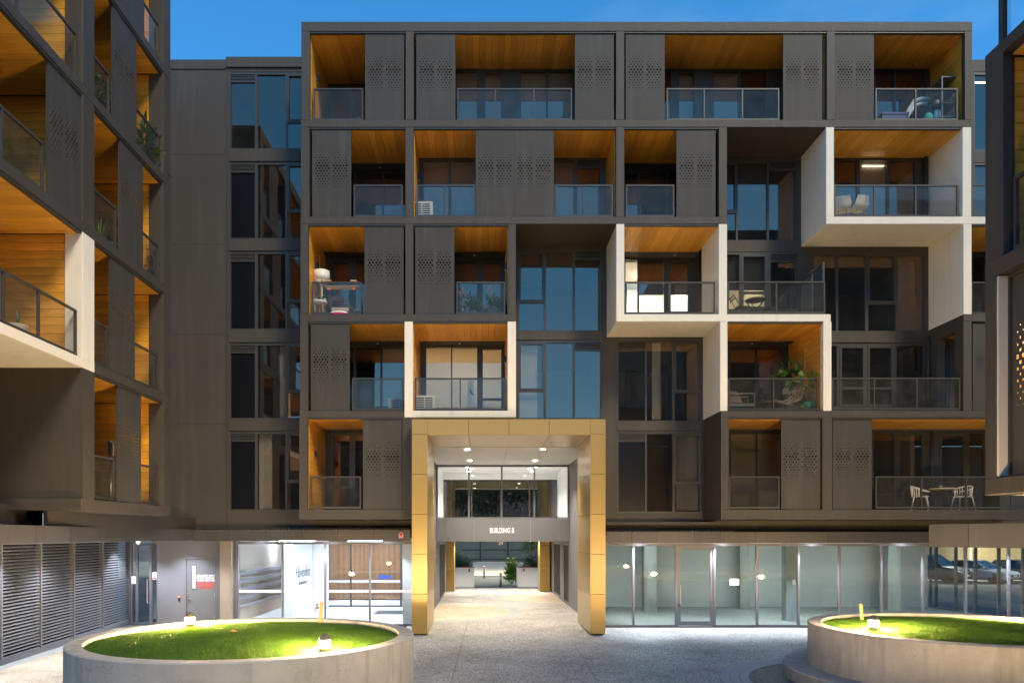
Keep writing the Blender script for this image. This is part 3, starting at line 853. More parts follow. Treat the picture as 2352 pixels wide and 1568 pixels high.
lit_room(975, 1160, 2, M['panelbright'], YD, 'roomwhite', py=(2.3, 2.9))
lit_room(1680, 1796, 1, M['panelwarm'], YD, 'room', panel=(0.45, 0.55))
box('sheer_blind', SX(976, YD), SX(1158, YD), YD + 0.16, YD + 0.165, TOP[1] + 0.05, BOT[2] - 0.08, M['sheer'], B)
box('light_strip', SX(1985, YW), SX(2034, YW), YW + 0.10, YW + 0.12, BOT[4] - 0.26, BOT[4] - 0.235, emit('strip_light', (1, .85, .6), 3), B)
box('light_strip', SX(2238, YW), SX(2300, YW), YW + 0.12, YW + 0.14, 18.55, 18.60, emit('strip_light_b', (1, .85, .6), 3), B)

# ------------------------------------------------------------------ golden entrance portal
YP, YPB = 22.8, 25.9
def Pq(x): return SX(x, YP)
P = thing('entrance_portal', (0.75, 23.5, 0), 'tall gold panelled portal framing the passage entrance', 'portal')
PX0, PX1, PI0, PI1 = Pq(946), Pq(1390.8), Pq(981.5), Pq(1356)
PZT, PZI = SZ(963, YP), SZ(998.5, YP)
G = 0.010
box('core', PX0 + 0.03, PI0 - 0.03, YP + 0.03, YPB - 0.02, 0.02, PZT - 0.03, M['black'], P)
box('core', PI1 + 0.03, PX1 - 0.03, YP + 0.03, YPB - 0.02, 0.02, PZT - 0.03, M['black'], P)
box('core', PI0 - 0.03, PI1 + 0.03, YP + 0.03, YPB - 0.02, PZI + 0.03, PZT - 0.032, M['black'], P)
zj = [0.03] + [SZ(y, YP) for y in (1364, 1272, 1180, 1088, 997)] + [PZT]
for za, zb_ in zip(zj, zj[1:]):
    for xa, xb in ((PX0, PI0), (PI1, PX1)):
        box('panel', xa + (0 if xa == PX0 else 0), xb, YP, YP + 0.026, za + G / 2, zb_ - G / 2, M['gold'], P, bev=0.002)
    for xa, xb in ((PX0, PX0 + 0.026), (PX1 - 0.026, PX1)):
        box('panel', xa, xb, YP + 0.028, YPB, za + G / 2, zb_ - G / 2, M['gold'], P)
    if zb_ < PZT - 0.1:
        for xa, xb in ((PI0 - 0.026, PI0), (PI1, PI1 + 0.026)):
            box('panel', xa, xb, YP + 0.028, YPB, za + G / 2, min(zb_, PZI) - G / 2, M['gold'], P)
xj = [PI0] + [Pq(x) for x in (1076, 1169, 1261.6)] + [PI1]
for xa, xb in zip(xj, xj[1:]):
    box('panel', xa + G / 2, xb - G / 2, YP, YP + 0.026, PZI, PZT - G / 2, M['gold'], P, bev=0.002)
    box('panel', xa + G / 2, xb - G / 2, YP + 0.028, YPB, PZI, PZI + 0.026, M['gold'], P)
box('cap', PX0 + 0.01, PX1 - 0.01, YP + 0.01, YPB, PZT - 0.004, PZT + 0.012, M['gold'], P)

# ------------------------------------------------------------------ passage through the building
W = thing('passage', (0.8, 26.0, 0), 'tall grey lined passage running through the building behind the gold portal', 'passage')
WL_, WR_ = -2.08, 3.70
YB = 32.1
ceil_z = PZI
cx_ = [WL_ + (WR_ - WL_) * i / 4 for i in range(5)]
for ya, yb in ((YPB + 0.003, 27.9), (27.9, 30.0), (30.0, YB - 0.003)):
    for xa, xb in zip(cx_, cx_[1:]):
        box('ceiling_panel', xa + 0.006, xb - 0.006, ya + 0.006, yb - 0.006, ceil_z - 0.02, ceil_z + 0.02, M['ceil'], W)
box('ceiling_backing', WL_, WR_, YPB, YB, ceil_z + 0.022, ceil_z + 0.10, M['black'], W)
FLp = Fr((WL_, 0), (0, 1), (-1, 0)); FRp = Fr((WR_, 0), (0, 1), (1, 0))
winL = [(28.9, 30.2), (34.6, 39.2)]
winR = [(26.4, 28.6), (32.4, 34.4), (36.0, 39.4)]
for fr_, wins in ((FLp, winL), (FRp, winR)):
    hs = [(a_, b_, 0.06, 3.55 if a_ < 32 else 2.72) for a_, b_ in wins]
    edges = [YPB - 0.2, 28.0, 30.3, YB - 0.002]
    wall_holes('wall', YPB - 0.3, 42.0, 0, ceil_z + 0.05, 0.0, 0.2, hs, M['wallgrey'], W, fr_)
    for (a_, b_, z0, z1) in hs:
        n = max(2, round((b_ - a_) / 0.75)); p = (b_ - a_) / n
        window(W, [(a_ + i * p + 0.035, a_ + (i + 1) * p - 0.035, 'f') for i in range(n)], z0, z1, 0.03, fr_, M['alu2'], M['glass'], a_, b_)
        box('room_back', a_ - 0.05, b_ + 0.05, 0.201, 0.215, 0, 3.6, M['roomdark'], W, fr_)
    for e in edges[1:3]:
        for zz in (2.9, 4.4):
            box('wall_joint', e - 0.004, e + 0.004, -0.004, -0.001, zz, ceil_z if zz > 4 else 4.39, M['alu2'], W, fr_)
# covered bridge room across the passage
BR = thing('covered_bridge', (0.8, YB, 2.8), 'glazed bridge room over the passage with the BUILDING B sign', 'bridge')
bz0, bz1 = SZ(1243, YB), SZ(1190, YB)
bj = [WL_ + 0.003] + [SX(x, YB) for x in (1024, 1089, 1152, 1219, 1284)] + [WR_ - 0.003]
for xa, xb in zip(bj, bj[1:]):
    box('fascia_panel', xa + 0.004, xb - 0.004, YB, YB + 0.03, bz0, bz1, M['grey'], BR)
box('floor', WL_ + 0.003, WR_ - 0.003, YB + 0.032, 37.0, bz0 + 0.02, bz1 - 0.05, M['ceil'], BR)
text('sign_lettering', 'BUILDING B', 0.31, (SX(1153, YB), YB - 0.006, SZ(1218, YB) ), M['txt_white'], BR, sx=0.64, off=0.008)
mul = [SX(x, YB) for x in (1003, 1077, 1152.5, 1227.5, 1306)]
window(BR, [(a_ + 0.035, b_ - 0.035, 'f') for a_, b_ in zip(mul, mul[1:])], bz1 + 0.01, ceil_z - 0.025, YB + 0.05, F0, M['alu2'], M['clear'], WL_ + 0.004, WR_ - 0.004)
mul2 = [SX(x, 36.9) for x in (1017, 1083, 1150, 1216, 1282)]
window(BR, [(a_ + 0.035, b_ - 0.035, 'f') for a_, b_ in zip(mul2, mul2[1:])], bz1 + 0.01, 5.85, 36.9, F0, M['alu'], M['clear'], mul2[0] - 0.05, mul2[-1] + 0.05)
box('head_wall', WL_ + 0.003, WR_ - 0.003, 36.85, 37.0, 5.85, ceil_z + 0.1, M['roomwhite'], BR)
box('side_wall', WL_ + 0.003, mul2[0] - 0.05, 36.85, 37.0, bz1, 5.85, M['roomwhite'], BR)
box('side_wall', mul2[-1] + 0.05, WR_ - 0.003, 36.85, 37.0, bz1, 5.85, M['roomwhite'], BR)
box('side_wall', WL_ + 0.002, WL_ + 0.06, YB + 0.2, 36.84, bz1, ceil_z, M['roomwhite'], BR)
box('side_wall', WR_ - 0.06, WR_ - 0.002, YB + 0.2, 36.84, bz1, ceil_z, M['roomwhite'], BR)
box('ceiling', WL_ + 0.003, WR_ - 0.003, YB + 0.15, 36.84, ceil_z, ceil_z + 0.05, M['roomwhite'], BR)
mb = MB(); mb.lathe([(0, 0), (0.13, 0), (0.13, -0.06), (0.09, -0.14), (0, -0.16)], (SX(1150, YB + .3), YB + 0.3, bz0), 16)
mb.build('camera_dome', M['whiteplastic'], BR, smooth=True)
box('passage_ceiling', WL_ + 0.003, WR_ - 0.003, 37.0, 41.4, 2.95, 3.05, M['ceil'], W)
# far gold frame on the street side
P2 = thing('street_portal', (0.8, 41.0, 0), 'far gold framed portal at the street end of the passage', 'portal')
for xa, xb in ((SX(1023, 40.6), SX(1043, 40.6)), (SX(1240, 40.6), SX(1263, 40.6))):
    zz = [0.02, 1.25, 2.48, 3.71, 4.94, 6.3]
    for za, zb_ in zip(zz, zz[1:]):
        box('panel', xa, xb, 40.6, 42.2, za + 0.006, zb_ - 0.006, M['gold'], P2)
box('panel', SX(1043, 40.6), SX(1240, 40.6), 41.4, 42.2, 5.7, 6.29, M['gold'], P2)
# downlights
def downlight(x, y, z, e, warm=True, parent=None, group='recessed', r=0.075, sz=R(115)):
    mb = MB(); mb.lathe([(0.0, 0.0), (r, 0.0), (r, 0.012)], (x, y, z - 0.012), 16)
    o = mb.build('downlight', M['down'] if warm else M['downc'], parent)
    spot('downlight_beam', (x, y, z - 0.04), e, (1.0, 0.90, 0.74) if warm else (0.80, 0.88, 1.0), sz, 0.7, 0.06)
    return o
for y_ in (26.4, 30.3):
    for x_ in (-0.59, 2.09):
        downlight(x_, y_, ceil_z - 0.02, 430, True, W)
for y_ in (33.4, 35.6):
    for x_ in (-0.75, 2.3):
        downlight(x_, y_, ceil_z, 170, True, BR)
for y_ in (38.3, 40.4):
    for x_ in (-0.6, 2.1):
        downlight(x_, y_, 2.95, 130, True, W)
for x_ in (-1.3, 2.9):
    downlight(x_, 41.2, 2.95, 330, True, W)
for y_ in (33.6, 35.8):
    for x_ in (-0.6, 2.1):
        downlight(x_, y_, bz0 + 0.018, 130, True, W)

# ------------------------------------------------------------------ canopy along the ground floor
K = thing('canopy', (-6, 24.6, 2.9), 'dark metal canopy with panelled fascia curving along the ground floor, by the lobby', 'canopy')
def fascia(pts, z0, z1, parent, th=0.05):
    for p, q in zip(pts, pts[1:]):
        v = Vector(q) - Vector(p)
        f_ = Fr(p, v, (-v.y, v.x))
        box('fascia_panel', 0.004, v.length - 0.004, 0, th, z0, z1, M['fascia'], parent, f_)
path = [(-9.05, 11.0), (-9.12, 12.4), (-9.25, 13.9), (-9.5, 15.6), (-9.72, 17.3), (-9.88, 18.9), (-9.93, 20.4), (-9.90, 21.7), (-9.82, 22.8), (-9.72, 23.7), (-9.62, 24.40)]
fascia(list(reversed(path)), 2.90, 3.27, K)
fx = [-9.6 + 0.0] + [SX(x, 24.4) for x in (525, 609, 692, 775, 858, 943)]
for a_, b_ in zip(fx, fx[1:]):
    box('fascia_panel', a_ + 0.004, b_ - 0.004, 24.4, 24.45, 2.88, 3.25, M['fascia'], K)
box('canopy_soffit', -9.58, SX(943, 24.4), 24.45, 25.3, 2.96, 3.00, M['fascia'], K)
mb = MB()
inner = [(-12.7, y) for x, y in path]
for (p, q, r_, s_) in zip(path, path[1:], inner[1:], inner):
    mb.quad((*p, 2.965), (*q, 2.965), (*r_, 2.965), (*s_, 2.965)); mb.quad((*p, 3.26), (*s_, 3.26), (*r_, 3.26), (*q, 3.26))
mb.quad((-9.62, 24.4, 2.965), (-9.62, 25.6, 2.965), (-12.7, 25.6, 2.965), (-12.7, 24.4, 2.965))
mb.build('canopy_soffit', M['fascia'], K)
# corrugated roof sheets showing above the fascia
mb = MB()
for i in range(64):
    x_ = -9.5 + i * 0.112
    mb.box(x_, x_ + 0.055, 24.46, 25.2, 3.255, 3.30)
mb.build('roof_sheet', M['dark2'], K)
K2 = thing('canopy', (12, 24.5, 2.8), 'dark metal canopy with panelled fascia above the shopfront', 'canopy')
fx = [SX(x, 24.3) for x in (1392, 1450, 1511, 1595, 1652, 1735, 1818, 1902, 1986, 2069, 2152, 2235, 2320, 2400)]
for a_, b_ in zip(fx, fx[1:]):
    box('fascia_panel', a_ + 0.004, b_ - 0.004, 24.3, 24.35, 2.82, 3.18, M['fascia'], K2)
box('canopy_soffit', fx[0], fx[-1], 24.35, 25.2, 2.91, 2.94, M['fascia'], K2)
mb = MB()
for i in range(40):
    x_ = 3.8 + i * 0.112
    mb.box(x_, x_ + 0.055, 24.36, 25.2, 3.18, 3.225)
mb.build('roof_sheet', M['dark2'], K2)
box('ledge', SX(1392, 24.7), SX(1655, 24.7), 24.75, 25.2, 3.42, 3.52, M['dark'], K2)
K3 = thing('canopy', (8.2, 12.2, 2.8), 'short canopy with tall dark fascia panels under the balcony box at the frame edge', 'canopy')
fascia([(7.72, 12.85), (7.98, 12.2), (8.62, 11.0), (9.4, 9.9)], 2.86, 3.25, K3)
box('canopy_soffit', 7.8, 11, 9.2, 10.4, 2.88, 2.92, M['fascia'], K3)
for xx in (-7.6, -5.2, -3.3):
    downlight(xx, 24.75, 2.955, 170, False, K)
for y_ in (14.5, 17.0, 19.5, 22.0):
    downlight(-10.75, y_, 2.96, 170, False, K)
downlight(-11.6, 24.5, 2.96, 200, False, K); downlight(-10.1, 24.7, 2.96, 170, False, K)
for xx in (5.2, 8.0, 11.0, 14.0, 17.0):
    downlight(xx, 24.58, 2.905, 360, False, K2)
# fire sounder on the fascia
t_ = thing('fire_sounder', (SX(921, 24.38), 24.39, SZ(1228, 24.4)), 'small red and white FIRE sounder on the canopy fascia beside the portal', 'alarm')
mb = MB(); mb.box(-0.075, 0.075, -0.02, 0.005, -0.1, 0.02); mb.build('backplate', M['whiteplastic'], t_, True)
mb = MB(); 
for i in range(1): mb.add([(0.075 * math.cos(R(a)), -0.022 + 0.0, 0.02 + 0.075 * math.sin(R(a))) for a in range(0, 181, 20)] + [(0.075 * math.cos(R(a)), 0.004, 0.02 + 0.075 * math.sin(R(a))) for a in range(0, 181, 20)],
     [tuple(range(10))] + [(i, i + 1, i + 11, i + 10) for i in range(9)])
mb.build('backplate', M['whiteplastic'], t_, True)
mb = MB(); n_ = 20
for r0, y0, y1 in ((0.058, -0.05, -0.02), (0.03, -0.07, -0.05)):
    mb.add([(r0 * math.cos(2 * math.pi * k / n_), y, 0.02 + r0 * math.sin(2 * math.pi * k / n_)) for y in (y0, y1) for k in range(n_)],
           [tuple(range(n_))] + [(k, (k + 1) % n_, n_ + (k + 1) % n_, n_ + k) for k in range(n_)])
mb.build('horn', M['txt_red'], t_, True)
text('lettering', 'FIRE', 0.055, (0, -0.024, -0.07), M['txt_red'], t_, local=True, ext=0.002)

# ------------------------------------------------------------------ shopfront
YS = 24.85
S = thing('shopfront', (11, YS, 0), 'full height glazed shopfront with a framed glass door marked B.04', 'shopfront')
SP = [SX(x, YS) for x in (1384, 1455, 1553, 1641, 1739, 1834, 1928, 2024, 2119.6, 2218, 2317, 2420)]
gz0, gz1 = 0.02, 2.80
for i, (a_, b_) in enumerate(zip(SP, SP[1:])):
    if i == 2: continue
    window(S, [(a_ + 0.035, b_ - 0.035, 'f')], gz0, gz1, YS, F0, M['alu2'], M['shop'], a_, b_)
a_, b_ = SP[2], SP[3]
mb = MB()
mb.box(a_, a_ + 0.05, YS - 0.04, YS + 0.07, gz0, gz1); mb.box(b_ - 0.05, b_, YS - 0.04, YS + 0.07, gz0, gz1)
mb.box(a_ + 0.05, b_ - 0.05, YS - 0.04, YS + 0.07, gz1 - 0.12, gz1)
mb.build('door_frame', M['alu2'], S)
mb = MB(); e = 0.09
for (x0, x1, z0, z1) in ((a_ + 0.055, a_ + 0.055 + e, 0.05, gz1 - 0.125), (b_ - 0.055 - e, b_ - 0.055, 0.05, gz1 - 0.125), (a_ + 0.055 + e, b_ - 0.055 - e, 0.05, 0.19), (a_ + 0.055 + e, b_ - 0.055 - e, gz1 - 0.125 - e, gz1 - 0.125)):
    mb.box(x0, x1, YS - 0.02, YS + 0.05, z0, z1)
dr = mb.build('door', M['alu2'], S)
box('pane', a_ + 0.05 + e, b_ - 0.05 - e, YS + 0.01, YS + 0.022, 0.18, gz1 - 0.12 - e, M['shop'], dr)
mb = MB(); hx = a_ + 0.12
mb.tube([(hx, YS - 0.025, 0.78), (hx, YS - 0.09, 0.78), (hx, YS - 0.09, 1.42), (hx, YS - 0.025, 1.42)], 0.018, 8)
mb.build('handle', M['steel'], dr)
mb = MB(); mb.box(hx - 0.06, hx + 0.0, YS - 0.03, YS - 0.021, 0.68, 0.80); mb.build('lock', M['blackmetal'], dr)
sgx, sgz = SX(1687, YS), SZ(1336, YS)
sg = box('paper_sign', sgx - 0.155, sgx + 0.155, YS + 0.008, YS + 0.0125, sgz - 0.11, sgz + 0.11, M['roomwhite'], S)
text('lettering', 'B.04', 0.12, (sgx - 0.01, YS + 0.005, sgz), M['txt_dark'], sg, ext=0.002)
box('sill', SP[0], SP[-1], YS - 0.05, YS + 0.09, 0.0, 0.019, M['alu2'], S)
# empty tenancy behind the glass
TN = thing('shop_interior', (11, 28, 0), 'bare concrete shop interior behind the shopfront glass', 'interior')
box('floor', 3.92, 19.2, YS + 0.1, 31.8, -0.10, 0.012, M['concrete2'], TN)
box('back_wall', 3.92, 19.0, 31.7, 31.9, 0, 3.0, M['ceil'], TN)
box('side_wall', 3.92, 4.0, YS + 0.1, 31.7, 0, 3.0, M['concrete2'], TN)
box('ceiling', 3.92, 19.2, YS + 0.1, 31.8, 2.95, 3.05, M['ceil'], TN)
for (xa, ya, s_) in ((SX(1806, 26.4), 26.4, 0.42), (SX(1480, 29.5), 29.5, 0.5), (SX(2040, 29.8), 29.8, 0.5), (SX(1700, 30.8), 30.8, 0.4)):
    box('column', xa, xa + s_, ya, ya + s_, 0.012, 2.95, M['concrete2'], TN)
ct = box('control_panel', SX(1820, 26.4) , SX(1820, 26.4) + 0.1, 26.385, 26.398, 1.32, 1.5, M['whiteplastic'], TN)
box('ceiling_light', 5.5, 6.7, 27.6, 27.9, 2.91, 2.945, emit('shop_fill_glow', (0.86, 0.98, 0.97), 34), TN)  # three added glowing panels brighten the shop inside, not real fittings
box('ceiling_light', 10.5, 11.7, 28.2, 28.5, 2.91, 2.945, bpy.data.materials['shop_fill_glow'], TN)
box('ceiling_light', 15.5, 16.7, 27.6, 27.9, 2.91, 2.945, bpy.data.materials['shop_fill_glow'], TN)
FG = Fr((19.1, 0), (0, 1), (1, 0))
mu = [25.0, 26.25, 27.5, 28.8, 30.0, 31.3, 31.72]
window(TN, [(p + 0.04, q - 0.04, 'f') for p, q in zip(mu, mu[1:])], 0.02, 2.94, 0.0, FG, M['alu2'], M['clear'], mu[0], mu[-1])

# ------------------------------------------------------------------ lobby
YL = 25.1
L = thing('lobby', (-5.4, YL, 0), 'brightly lit white lobby behind tall glass left of the portal', 'lobby')
LP = [SX(x, YL) for x in (546, 649, 747, 849.5, 951)]
window(L, [(p + 0.03, q - 0.03, 'f') for p, q in zip(LP, LP[1:])], 0.02, 2.86, YL, F0, M['alu2'], M['clear'], LP[0], LP[-1])
for p, q in zip(LP, LP[1:]):
    box('glass_band', p + 0.04, q - 0.04, YL + 0.009, YL + 0.014, 1.13, 1.22, M['roomwhite'], L)
box('floor', -9.0, -2.3, YL + 0.1, 35.4, -0.1, 0.012, M['roomwhite'], L)
for i in range(1, 7):
    box('tile_joint', -9.0 + i * 0.95, -9.0 + i * 0.95 + 0.008, YL + 0.1, 35.0, 0.0125, 0.0145, M['ceil'], L)
for i in range(1, 8):
    box('tile_joint', -9.0, -2.3, YL + 0.1 + i * 1.2, YL + 0.108 + i * 1.2, 0.0125, 0.0142, M['ceil'], L)
box('ceiling', -9.0, -2.3, YL + 0.1, 35.4, 2.88, 2.98, M['roomwhite'], L)
for (x_, y_) in ((-6.8, 27.0), (-4.4, 27.4), (-5.0, 30.0), (-4.6, 33.8), (-6.4, 33.8), (-8.0, 30.3)):
    box('ceiling_light', x_ - 0.6, x_ + 0.6, y_ - 0.3, y_ + 0.3, 2.855, 2.876, M['panelw'], L)
lw = box('letterbox_wall', -9.0, -8.62, YL + 0.1, 33.0, 0.0, 2.88, paint('pale_stone', (0.30, 0.255, 0.21), 0.5, var=0.12, scale=3), L)
for k in range(5):
    zc_ = 0.50 + k * 0.29
    bk = box('letterbox_row', -8.615, -8.50, YL + 0.6, 32.2, zc_, zc_ + 0.15, M['doorgrey'], lw, bev=0.005)
for k in range(5):
    for j in range(20):
        box('letterbox_lock', -8.499, -8.49, YL + 0.75 + j * 0.33, YL + 0.77 + j * 0.33, 0.56 + k * 0.29, 0.59 + k * 0.29, M['steel'], lw)
pw_ = box('partition', -7.62, -7.18, 27.8, 31.0, 0.012, 2.88, M['roomwhite'], L)
text('wall_lettering', 'Havenlea', 0.62, (-7.175, 29.3, 1.62), M['txt_dark'], pw_, rz=R(90), shear=0.25, off=-0.003)
text('wall_lettering', '101 BUILDING RD', 0.16, (-7.175, 29.3, 1.2), M['txt_dark'], pw_, rz=R(90), off=-0.002)
box('return_wall', -7.17, -6.55, 31.0, 31.2, 0.012, 2.88, M['roomwhite'], L)
ic = box('intercom', -6.72, -6.60, 30.97, 30.998, 1.35, 1.75, M['whiteplastic'], L)
box('intercom_panel', -6.70, -6.62, 30.964, 30.969, 1.58, 1.68, M['sign_green'], ic)
fb = box('back_wall', -9.0, -2.3, 35.1, 35.3, 0, 2.88, paint('red_brown_backing', (0.16, 0.05, 0.03), 0.7), L)
wb_ = wood('batten_wood', (14, 14, 1.2), (0.40, 0.20, 0.10), (0.62, 0.34, 0.17), 0.5)
nb = 88
for i in range(nb):
    x_ = -7.6 + i * (5.2 / nb)
    box('batten', x_, x_ + 0.026, 35.03, 35.098, 0.08, 2.86, wb_, fb)
ig = [SX(x, 31.8) for x in (747, 806, 921, 944)]
window(L, [(p + 0.035, q - 0.035, 'f') for p, q in zip(ig, ig[1:])], 0.02, 2.87, 31.8, F0, M['alu'], M['clear'], ig[0], ig[-1])
box('glass_band', ig[0] + 0.04, ig[2], 31.809, 31.814, 1.05, 1.15, M['roomwhite'], L)
sb = box('push_sign', SX(868, 31.75), SX(898, 31.75), 31.76, 31.77, SZ(1328, 31.75), SZ(1320, 31.75), M['sign_blue'], L)
box('side_wall', -2.40, -2.31, YL + 0.1, 35.1, 0.012, 2.88, M['roomwhite'], L)
box('pier', -2.80, -2.401, YL + 0.3, 27.2, 0.012, 2.88, M['roomwhite'], L)
mt = thing('door_mat', (-3.7, 29.4, 0.014), 'dark ribbed entrance mat on the white lobby floor', 'mat')
mb = MB(); mb.box(-0.62, 0.62, -0.7, 0.7, 0.0, 0.008); mb.build('mat_base', M['blackmetal'], mt, True)
mb = MB()
for i in range(24):
    mb.box(-0.62 + i * 0.052, -0.62 + i * 0.052 + 0.024, -0.7, 0.7, 0.008, 0.018)
mb.build('rib', M['alu2'], mt, True)

# ------------------------------------------------------------------ service wall with the fire door, glazed side door, louvres
Y2 = 25.5
U = thing('service_wall', (-10.2, Y2, 0), 'rough grey rendered wall with a grey fire safety door', 'wall')
dx0, dx1 = SX(425, Y2), SX(496, Y2)
wall_holes('wall', SX(361, Y2), SX(546, Y2) + 0.02, 0.0, 3.0, Y2, Y2 + 0.2, [(dx0, dx1, 0.0, 2.30)], M['wallgrey'], U)
box('pilaster', SX(513, Y2), SX(546, Y2) - 0.02, Y2 - 0.05, Y2 - 0.001, 0.0, 2.9, M['wallgrey'], U)
mb = MB()
for (x0, x1, z0, z1) in ((dx0, dx0 + 0.045, 0, 2.30), (dx1 - 0.045, dx1, 0, 2.30), (dx0 + 0.045, dx1 - 0.045, 2.255, 2.30)):
    mb.box(x0, x1, Y2 - 0.012, Y2 + 0.12, z0, z1)
mb.build('door_frame', M['doorgrey'], U)
D_ = box('fire_door', dx0 + 0.05, dx1 - 0.05, Y2 + 0.02, Y2 + 0.065, 0.01, 2.25, M['doorgrey'], U)
dw = dx1 - dx0
vx = dx0 + dw * 0.20
vf = MB()
for (x0, x1, z0, z1) in ((vx, vx + 0.04, 1.22, 2.05), (vx + 0.14, vx + 0.18, 1.22, 2.05), (vx + 0.04, vx + 0.14, 1.22, 1.26), (vx + 0.04, vx + 0.14, 2.01, 2.05)):
    vf.box(x0, x1, Y2 + 0.008, Y2 + 0.019, z0, z1)
vf.build('vision_frame', M['alu2'], D_)
box('vision_pane', vx + 0.042, vx + 0.138, Y2 + 0.012, Y2 + 0.018, 1.262, 2.008, emit('stair_glow', (1.0, .85, .6), 1.1), D_)  # the pane itself glows in place of a lit stair behind it
tx = dx0 + dw * 0.665
for i, s_ in enumerate(('FIRE SAFETY DOOR', 'DO NOT OBSTRUCT', 'DO NOT KEEP OPEN')):
    text('lettering', s_, 0.078, (tx, Y2 + 0.017, 1.68 - i * 0.082), M['txt_white'], D_, ext=0.002, shear=0.1, off=0.003)
for i, s_ in enumerate(('SPRINKLER ISOLATION VALVES', 'INSTALLED IN STAIR FOR', 'LEVELS 1-4 LOCATED WITHIN', 'THE STAIRWELL')):
    text('lettering', s_, 0.052, (tx, Y2 + 0.017, 1.43 - i * 0.062), M['txt_red'], D_, ext=0.002, shear=0.1, off=0.002)
mb = MB(); mb.box(dx0 + 0.055, dx0 + 0.11, Y2 + 0.005, Y2 + 0.0195, 0.75, 1.08)
mb.tube([(dx0 + 0.085, Y2 - 0.03, 0.9), (dx0 + 0.21, Y2 - 0.03, 0.9)], 0.012, 8); mb.tube([(dx0 + 0.085, Y2 + 0.005, 0.9), (dx0 + 0.085, Y2 - 0.03, 0.9)], 0.014, 8)
mb.tube([(dx0 + 0.085, Y2 + 0.0, 1.0), (dx0 + 0.085, Y2 - 0.05, 1.0)], 0.03, 10)
mb.build('lever_handle', M['steel'], D_)
for zz in (0.15, 0.95, 1.62, 1.86):
    box('hinge', dx1 - 0.052, dx1 - 0.035, Y2 - 0.022, Y2 - 0.0125, zz, zz + 0.13, M['steel'], D_)
rd = box('card_reader', dx0 - 0.23, dx0 - 0.16, Y2 - 0.025, Y2 - 0.001, 0.82, 0.97, M['blackmetal'], U)
box('indicator', dx0 - 0.225, dx0 - 0.165, Y2 - 0.028, Y2 - 0.0255, 0.94, 0.975, M['redled'], rd)
V = thing('glazed_door', (-11.8, 25.6, 0), 'narrow glazed aluminium door with a tall steel handle beside the louvres', 'door')
gd = [SX(x, 25.55) for x in (301, 313, 349, 362)]
window(V, [(gd[0] + 0.03, gd[1] - 0.01, 'f')], 0.02, 2.88, 25.55, F0, M['alu2'], M['shop'], gd[0], gd[1])
window(V, [(gd[2] + 0.02, gd[3] - 0.02, 'f')], 0.02, 2.88, 25.55, F0, M['alu2'], M['shop'], gd[2], gd[3])
window(V, [(gd[1] + 0.07, gd[2] - 0.07, 'f')], 0.02, 2.80, 25.53, F0, M['alu2'], M['shop'], gd[1] + 0.004, gd[2] - 0.004, name='door_leaf')
mb = MB(); hx = gd[2] - 0.10
mb.tube([(hx, 25.49, 0.75), (hx, 25.41, 0.75), (hx, 25.41, 1.55), (hx, 25.49, 1.55)], 0.016, 8); mb.build('handle', M['steel'], V)
box('backing_room', gd[0] - 0.1, gd[3], 27.2, 27.3, 0, 2.9, M['roomwhite'], V)
box('notice', gd[2] + 0.03, gd[3] - 0.02, 25.525, 25.53, 1.55, 1.80, M['roomwhite'], V)
box('notice', gd[0] + 0.02, gd[1] - 0.01, 25.525, 25.53, 1.40, 1.66, M['roomwhite'], V)
box('notice_stripe', gd[2] + 0.04, gd[3] - 0.03, 25.52, 25.524, 1.57, 1.61, M['txt_red'], V)
mb = MB(); mb.lathe([(0, 0.0), (0.09, 0.0), (0.09, -0.05), (0.06, -0.12), (0, -0.14)], (SX(318, 24.9), 24.9, 2.89), 14); mb.build('camera_dome', M['whiteplastic'], V, smooth=True)
LV = thing('louvre_wall', (-11.7, 20, 0), 'wall of grey horizontal louvre panels along the courtyard edge', 'louvres')
pa, pb = Vector((-10.95, 13.6)), Vector((-12.30, 25.45))
vv = pb - pa
FV = Fr(pa, vv, (-vv.y, vv.x))
def u_at(x):            # where a sight line of the survey grid meets the louvre wall
    k = (x - VX) / FPX
    return (k * pa.y - pa.x) / (FV.a.x - k * FV.a.y)
post = [u_at(-60), u_at(2), u_at(93), u_at(169), u_at(236), u_at(296)]
zt = 2.84
mb = MB()
for p in post: mb.box(p - 0.035, p + 0.035, -0.03, 0.10, 0.0, zt + 0.05, FV)
for p, q in zip(post, post[1:]):
    mb.box(p + 0.035, q - 0.035, -0.03, 0.10, 0.0, 0.13, FV); mb.box(p + 0.035, q - 0.035, -0.03, 0.10, zt, zt + 0.05, FV)
mb.build('frame', M['alu2'], LV)
nsl = 33; pitch = (zt - 0.14) / nsl
for p, q in zip(post, post[1:]):
    ln = q - p - 0.074
    me = bpy.data.meshes.new('slat'); h_ = 0.026
    me.from_pydata([(-ln / 2, 0.0, 0), (ln / 2, 0.0, 0), (ln / 2, 0.05, h_), (-ln / 2, 0.05, h_), (-ln / 2, 0.0, 0.012), (ln / 2, 0.0, 0.012), (ln / 2, 0.046, h_ + 0.012), (-ln / 2, 0.046, h_ + 0.012)], [], BOXF)
    me.materials.append(M['louvre'])
    for i in range(nsl):
        o = bpy.data.objects.new('slat', me)
        o.location = FV.p((p + q) / 2, -0.01, 0.14 + i * pitch); o.rotation_euler = (0, 0, FV.rot())
        adopt(o, LV)
box('backing', post[0], post[-1], 0.35, 0.45, 0, zt, M['black'], LV, FV)
tag(box('mullion_end', 0, 0.01, 0, 0.01, 0, 0.01, M['alu2'], LV, Fr((-12.3, 25.45))))
bpy.data.objects.remove(bpy.data.objects['mullion_end'])

